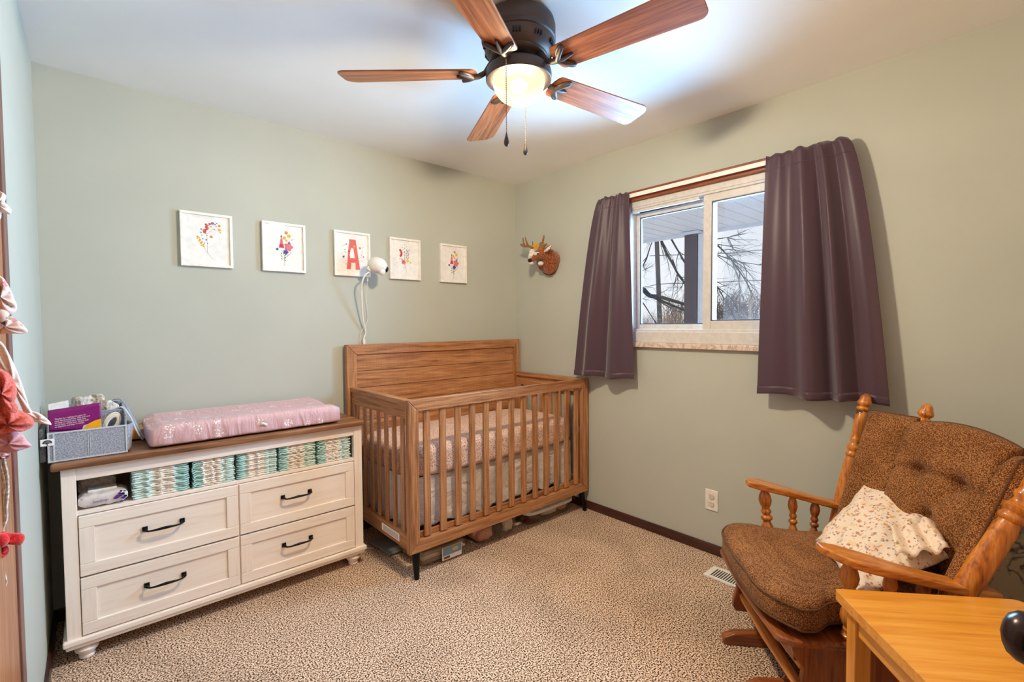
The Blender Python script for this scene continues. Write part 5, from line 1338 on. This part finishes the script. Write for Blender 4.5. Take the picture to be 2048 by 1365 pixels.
# gathered folds bunched near the open right end
c0 = at(1838, 1075, 2, .585); fo = MB()
def fold(u, v):
    p = at(1800, 1130, 2, .560)*(1-u)+at(1908, 1118, 2, .585)*u; q = at(1790, 1060, 2, .60)*(1-u)+at(1870, 1050, 2, .625)*u
    return p*(1-v)+q*v+nrm*(.030+.012*math.sin(u*15+v*2)+.008*math.sin(v*17))
MB().grid(24, 12, fold).build('gathered_edge', M['pillow'], pil, smooth=180, solid=.002)

# ---------------------------------------------------------------- side table
tb = thing('side_table', 'honey-coloured wooden side table with square legs in the right foreground', 'table', (-.93, -2.66, 0), math.radians(-138.86))
TZ = .55
def tl(l, b): return (l, b)
# local frame shares the armchair's direction: x outwards (towards the camera), y backwards
tco = (Matrix.Rotation(math.radians(138.86), 4, 'Z') @ (at(1668, 1178, 2, TZ)-Vector((-.93, -2.66, 0))))
tx0, ty0 = tco.x, tco.y; TLN, TWD = .470, .46
r_ = .022; out = []
for cx, cy, a0 in ((tx0+TWD-r_, ty0+TLN-r_, 0), (tx0+r_, ty0+TLN-r_, 90), (tx0+r_*.6, ty0+r_*.6, 180), (tx0+TWD-r_, ty0+r_, 270)):
    rr_ = r_ if a0 != 180 else r_*.6
    for i in range(7): a = math.radians(a0+90*i/6); out.append((cx+rr_*math.cos(a), cy+rr_*math.sin(a)))
nb = 5
import itertools
for k in range(nb):      # glued boards of the top, clipped from the rounded outline
    xa, xb = tx0+TWD*k/nb, tx0+TWD*(k+1)/nb
    def clip(poly, xc, keep):
        res = []
        for (p, q) in zip(poly, poly[1:]+poly[:1]):
            ip = (p[0] >= xc) if keep > 0 else (p[0] <= xc); iq = (q[0] >= xc) if keep > 0 else (q[0] <= xc)
            if ip: res.append(p)
            if ip != iq: t = (xc-p[0])/(q[0]-p[0]); res.append((xc, p[1]+t*(q[1]-p[1])))
        return res
    pg = clip(clip(out, xa, 1), xb, -1)
    MB().prism([(x, y, TZ-.026) for x, y in pg], (0, 0, .026)).build('top_board', M['pine_y'], tb, local=True, smooth=0)
for (ax, ay) in ((tx0+.022, ty0+.022), (tx0+TWD-.064, ty0+.022), (tx0+.022, ty0+TLN-.064), (tx0+TWD-.064, ty0+TLN-.064)):
    MB().box(ax, ax+.042, ay, ay+.042, 0, TZ-.026).build('leg', M['pine_z'], tb, local=True, bevel=.004)
MB().box(tx0+.030, tx0+.048, ty0+.064, ty0+TLN-.064, TZ-.095, TZ-.026).build('apron', M['pine_y'], tb, local=True, bevel=.002)
MB().box(tx0+TWD-.058, tx0+TWD-.040, ty0+.064, ty0+TLN-.064, TZ-.095, TZ-.026).build('apron', M['pine_y'], tb, local=True, bevel=.002)
MB().box(tx0+.064, tx0+TWD-.064, ty0+.030, ty0+.048, TZ-.095, TZ-.026).build('apron', M['pine_x'], tb, local=True, bevel=.002)
MB().box(tx0+.064, tx0+TWD-.064, ty0+TLN-.052, ty0+TLN-.034, TZ-.095, TZ-.026).build('apron', M['pine_x'], tb, local=True, bevel=.002)

mbx = thing('marble_board', 'marble-patterned board leaning on the wall behind the armchair', 'board', (-.03, -2.98, 0))
MB().prism([(-.075, -3.30, .002), (-.062, -3.30, .002), (-.015, -3.30, .62), (-.028, -3.30, .62)], (0, .62, 0)).build('board_panel', M['marble2'], mbx, bevel=.002)

# ---------------------------------------------------------------- hair bows hanging on the left wall casing
YB = -1.50
def bw(px, py, y=YB): return at(px, py, 1, y)
def bowshape(nm, lab, grp, polys, mat, th, knot=None, y=YB, cat='hair bow', wav=.004):
    root = thing(nm, lab, cat, tuple(bw(*polys[0][0], y)), group=None)
    for pl_ in polys:
        # lofted lobe: outline pixels give real size at this depth, puffed in thickness
        P = [bw(a, b, y) for a, b in pl_]; c = sum(P, Vector())/len(P)
        # resample
        Q = []
        for i in range(len(P)):
            p0, p1, p2, p3 = P[i-1], P[i], P[(i+1) % len(P)], P[(i+2) % len(P)]
            for k in range(5):
                t = k/5; Q.append(.5*((2*p1)+(-p0+p2)*t+(2*p0-5*p1+4*p2-p3)*t*t+(-p0+3*p1-3*p2+p3)*t**3))
        mb = MB(); nq = len(Q); rings = [(1, 0), (.97, .35), (.9, .62), (.7, .88), (.4, 1), (.05, 1.02)]
        for sgn in (1, -1):
            base = len(mb.v)
            for k, h in rings: mb.v += [c+(q-c)*k+Vector((0, -sgn*th*h*(1+.35*math.sin(i*.7+k*3)), 0)) for i, q in enumerate(Q)]
            for j in range(len(rings)-1):
                for i in range(nq): kk = (i+1) % nq; mb.f.append((base+j*nq+i, base+j*nq+kk, base+(j+1)*nq+kk, base+(j+1)*nq+i)); mb.m.append(0)
            mb.f.append(tuple(base+(len(rings)-1)*nq+i for i in range(nq))); mb.m.append(0)
        mb.build('bow_loop', mat, root, smooth=180)
    if knot:
        MB().ball(bw(*knot, y-.012), (.012, .012, .014)).build('knot', mat, root, smooth=180)
    return root
bowshape('headband', 'cream ruffled baby headband, highest of the hair accessories at the left edge', None, [[(-40, 370), (0, 383), (12, 392), (8, 402), (22, 418), (20, 428), (4, 426), (-4, 440), (-40, 446)]], M['creamfab'], .02, cat='headband')
bowshape('hair_bow', 'rose floral hair bow with a long loop, upper one hanging at the left edge', None,
         [[(-40, 540), (0, 552), (14, 566), (30, 600), (34, 618), (24, 628), (0, 630), (-40, 624)], [(-40, 640), (0, 632), (24, 634), (44, 648), (56, 664), (40, 668), (12, 668), (-40, 676)]], M['rose_print'], .014, (2, 632))
bowshape('hair_bow', 'large coral ribbed-knit hair bow at the left edge beside the door casing', None,
         [[(-40, 730), (0, 738), (22, 752), (34, 780), (30, 806), (34, 824), (10, 828), (-40, 820)], [(-40, 826), (10, 812), (34, 818), (62, 834), (68, 850), (50, 862), (24, 864), (-10, 872), (-40, 878)]], M['coral'], .022, (20, 818))
bowshape('hair_bow', 'pale pink cotton hair bow with a pointed tail, behind the coral bow', None,
         [[(-30, 680), (2, 684), (24, 720), (44, 768), (58, 812), (66, 830), (54, 836), (36, 800), (14, 752), (-20, 720)], [(48, 824), (70, 824), (92, 836), (103, 850), (84, 848), (60, 840)]], M['creamfab'], .007, y=-1.45)
bowshape('hair_bow', 'flared plain pink hair bow hanging just below the coral bow', None,
         [[(-40, 868), (6, 862), (40, 866), (54, 882), (63, 893), (44, 900), (20, 906), (-40, 908)]], M['pink'], .012, y=-1.48)
M['stripe'] = printed('striped_ribbon', S(226, 196, 200), [(60, .3, S(150, 40, 70), .0)])
bowshape('ribbon', 'small maroon and pink striped ribbon peeking out under the plain pink bow', None, [[(-20, 906), (6, 905), (18, 909), (17, 916), (6, 918), (-20, 917)]], M['stripe'], .006, cat='ribbon', y=-1.49)
bowshape('hair_bow', 'bright red velvet hair bow, lowest bow at the left edge', None,
         [[(-30, 1066), (2, 1063), (14, 1066), (48, 1070), (43, 1090), (16, 1088), (4, 1098), (-30, 1100)], [(-20, 1092), (6, 1090), (18, 1098), (16, 1108), (4, 1117), (-20, 1124)]], M['red'], .010, (2, 1082))
yr = thing('yarn_hanger', 'white macrame yarn strands holding the bows down the left edge', 'bow holder', tuple(bw(0, 920)))
mb = MB(); rr = random.Random(5)
for k in range(4):
    xs = -8+5*k
    pts = [bw(xs+rr.uniform(-2, 2)+(6 if 930 < py < 1040 and k > 1 else 0)-(py > 1060)*1, py, -1.47) for py in range(905, 1150, 22)]
    mb.tube(strap(pts), .0032, 6)
mb.build('yarn_strands', M['yarn'], yr)
mb = MB()
for k in range(14):
    x = -10+k*1.6; mb.tube([bw(-2+k*.6, 1140, -1.47), bw(x+rr.uniform(-2, 2), 1165, -1.47), bw(x+rr.uniform(-3, 3), 1166+rr.uniform(0, 14), -1.47)], [.003, .002, .001], 5)
mb.build('yarn_fringe', M['yarn'], yr)

# ---------------------------------------------------------------- outside
st = lambda nm, mb, mat, **k: struct(nm, mb, mat, **k)
M['snow'] = plain('pale_winter_ground', S(244, 240, 236), .9); M['grass'] = plain('dry_grass', S(120, 110, 84), .95, bmp=(6, .5, .02))
M['soffit'] = plain('white_soffit', S(240, 242, 250), .5)
M['postm'] = plain('dark_mauve_post', S(92, 72, 80), .6, bmp=(300, .4, .002))
M['bark'] = plain('dark_bark', S(44, 38, 40), .9); M['bark2'] = plain('grey_pole_wood', S(84, 80, 80), .9, bmp=(60, .5, .01)); M['brush'] = plain('brown_brush', S(120, 84, 62), .9); M['brush2'] = plain('pale_brush', S(164, 140, 122), .9); M['wire'] = plain('black_wire', S(30, 30, 36), .6)
st('ground', MB().box(T, 90, -60, 90, -.75, -.65), M['snow'])
st('patio', MB().box(T, 3.1, -6, 8, -.65, -.30), M['snow'])
ZS = 2.30
por = thing('porch_roof', None, None, (1.3, 0, ZS), kind='structure')
k = 0; x_edge = 2.33
# soffit panels running out from the house, with recessed grooves between
yy = -4.0
while yy < 5.2:
    MB().box(T+.01, x_edge, yy, yy+.135, ZS, ZS+.012).build('soffit_panel', M['soffit'], por, bevel=.003); yy += .150
MB().box(T+.01, x_edge, -4, 5.2, ZS+.013, ZS+.03).box(x_edge, x_edge+.03, -4.0, 5.2, ZS-.035, ZS+.12).build('fascia', M['soffit'], por)
pp_ = thing('porch_post', 'dark purple-brown porch post outside the window', 'post', (2.32, -.08, -.3))
py0, py1 = at(1368, 600, 0, 2.25).y, at(1393, 600, 0, 2.25).y
MB().box(2.25, 2.40, py1, py0, -.30, ZS-.005).build('post_shaft', M['postm'], pp_, bevel=.004)
MB().box(2.23, 2.43, py1-.03, py0+.03, ZS-.035, ZS-.004).build('post_cap', M['soffit'], pp_, bevel=.003)
pd = thing('downspout', 'white downspout beside the dark porch post', 'downspout', (2.30, py1-.04, -.3))
MB().box(2.26, 2.32, py1-.075, py1-.006, -.30, ZS-.04).build('spout', M['soffit'], pd, bevel=.006)
# utility pole and wires
up = thing('utility_pole', 'weathered utility pole standing beyond the porch, seen through the left pane', 'utility pole', tuple(Vector((14, at(1318, 655, 0, 14).y, -.65))))
pw = at(1312, 440, 0, 14); pb = at(1320, 655, 0, 14); pb2 = pb+(pb-pw)*.9; pb2.z = -.66
MB().tube([pb2, pb, pw], [.10, .095, .085], 12).build('pole_shaft', M['bark2'], up)
def wire(pxs, x, lab):
    a = [at(*p, 0, x) for p in pxs]
    tag(MB().tube(strap(a), .012, 5).build('utility_wire', M['wire'], None), lab, 'wire')
wire([(1100, 605), (1270, 578), (1318, 569), (1370, 567), (1430, 565), (1530, 561), (1700, 560)], 13.8, 'lower utility wire crossing behind both window panes')
wire([(1300, 512), (1440, 507), (1530, 500), (1700, 490)], 14.1, 'upper faint utility wire in the right pane')
# bare tree with limbs reaching across the view
bt = thing('bare_tree', 'bare winter tree whose dark limbs reach across both panes from the left', 'tree', (6.2, 4.6, -.65))
limb = MB(); tw = MB(); rr = random.Random(21)
def branch(mb, p, d, L, r, depth, dense=1.0):
    pts = [p]; rad = [r]; n = 5
    for i in range(n):
        d = (d+Vector((rr.uniform(-.22, .22), rr.uniform(-.22, .22), rr.uniform(-.20, .20)))).normalized()
        pts.append(pts[-1]+d*L/n); rad.append(r*(1-.7*(i+1)/n))
    mb.tube(pts, rad, 5 if r < .02 else 7)
    if depth > 0:
        for i in range(int(rr.randint(3, 4)*dense)):
            k = rr.randint(1, n); q = pts[k]
            d2 = (d+Vector((rr.uniform(-.9, .9), rr.uniform(-.9, .9), rr.uniform(-.9, .7)))).normalized()
            branch(mb if depth > 1 else tw, q, d2, L*rr.uniform(.45, .7), rad[k]*.6, depth-1, dense)
def limbpx(pxs, x, r0, r1, twigs=5, tl_=.7):
    P = strap([at(a, b, 0, x+.25*math.sin(i*1.7)) for i, (a, b) in enumerate(pxs)]); n = len(P)
    limb.tube(P, [r0+(r1-r0)*i/(n-1) for i in range(n)], 7)
    for t in range(twigs):
        i = rr.randint(1, n-2); d = (P[min(i+2, n-1)]-P[i]).normalized()
        branch(tw, P[i], (d+Vector((rr.uniform(-.5, .5), rr.uniform(-.6, .6), rr.uniform(-1.0, .5)))).normalized(), tl_*rr.uniform(.5, 1.1), .010, 2)
X6 = 6.2
limbpx([(1120, 560), (1200, 590), (1262, 583), (1285, 580), (1300, 592), (1318, 594), (1340, 600), (1372, 610), (1420, 630)], X6, .075, .022, 12)
limbpx([(1300, 592), (1330, 605), (1352, 614), (1374, 622), (1400, 628)], X6, .030, .012, 4)
limbpx([(1318, 470), (1330, 500), (1342, 522), (1358, 552), (1374, 572), (1396, 600)], X6+.3, .032, .010, 6)
limbpx([(1338, 470), (1352, 495), (1366, 518), (1380, 540), (1400, 570)], X6+.5, .022, .008, 5)
limbpx([(1275, 592), (1290, 612), (1300, 628), (1309, 642)], X6, .016, .006, 4, .4)
limbpx([(1262, 560), (1280, 540), (1292, 520), (1300, 495), (1310, 470)], X6+.2, .020, .008, 5)
limbpx([(1345, 520), (1355, 545), (1366, 560), (1372, 585)], X6+.4, .016, .006, 4)
limbpx([(1405, 470), (1436, 492), (1462, 520), (1490, 560), (1510, 600)], X6+.6, .020, .006, 8, .8)
limbpx([(1380, 520), (1424, 560), (1450, 600), (1472, 640)], X6+.4, .014, .005, 8, .8)
limbpx([(1410, 500), (1440, 512), (1470, 522), (1530, 532)], X6+.6, .012, .005, 8, .8)
limbpx([(1420, 480), (1450, 476), (1490, 468)], X6+.6, .012, .004, 5, .6)
limbpx([(1400, 600), (1430, 618), (1452, 628)], X6+.6, .012, .004, 5, .6)
trunk = MB().tube([(6.3, 4.9, -.66), (6.25, 4.75, .6), (6.3, 4.6, 2.0), at(1120, 560, 0, X6), at(1180, 470, 0, X6)], [.22, .18, .15, .10, .07], 10)
trunk.build('trunk', M['bark'], bt); lo = limb.build('limbs', M['bark'], bt)
t_ = tw.build('twigs', M['bark'], bt, smooth=0); t_['kind'] = 'stuff'
# brush and small trees on the horizon
def shrub(name, label, x, pxc, pw_, pyt, n, mat, seed, spread=.5, base=662, grp=None):
    rs = random.Random(seed); mb = MB()
    for i in range(n):
        px = pxc+rs.uniform(-pw_, pw_); b_ = at(px, base, 0, x+rs.uniform(-.8, .8)); b_.z = -.66
        tpy = pyt+rs.uniform(0, 30); t_ = at(px+rs.gauss(0, 4), tpy, 0, x)
        mid = b_.lerp(t_, .55)+Vector((0, rs.gauss(0, .12), 0))
        r0 = rs.uniform(.018, .038)
        mb.tube([b_, mid, t_], [r0, r0*.7, r0*.2], 4)
        for k in range(7):
            q = mid.lerp(t_, rs.random()); d = Vector((rs.gauss(0, .3), rs.gauss(0, .6), rs.uniform(.2, 1))).normalized()*rs.uniform(.3, .9)*spread
            mb.tube([q, q+d*.5+Vector((0, 0, .03)), q+d], [.010, .007, .003], 3)
    o = mb.build(name, mat, None, smooth=0); tag(o, label, 'shrub', None, 'stuff'); return o
shrub('thicket', 'tall brown thicket filling the lower right pane', 14.6, 1480, 62, 590, 120, M['brush'], 1, .8)
shrub('thicket', 'paler brushwood in front of the brown thicket, right pane', 12.0, 1470, 55, 628, 50, M['brush2'], 2, .7)
shrub('shrub', 'bare pale shrub between the utility pole and the dark porch post', 12.5, 1350, 18, 598, 24, M['brush2'], 3, 1.0)
shrub('tree_line', 'low grey tree line on the horizon in the left pane', 40, 1290, 60, 632, 120, M['brush2'], 4, 2.2)
pt = thing('birch_tree', 'thin pale tree with forked top in the lower right pane', 'tree', tuple(Vector((12.2, at(1501, 655, 0, 12.2).y, -.65))))
mb = MB(); a_ = at(1502, 655, 0, 12.2); a_.z = -.66; mid = at(1500, 610, 0, 12.2)
mb.tube([a_, mid, at(1503, 580, 0, 12.2)], [.05, .04, .012], 8)
for dx, dy in ((-12, 585), (14, 578), (-6, 572), (10, 596), (-16, 600), (18, 590)): mb.tube([at(1501, 625-abs(dx), 0, 12.2), at(1501+dx*.6, (dy+610)/2, 0, 12.2), at(1501+dx, dy, 0, 12.2)], [.02, .014, .004], 5)
mb.build('birch_branches', plain('pale_birch', S(190, 176, 160), .8), pt)
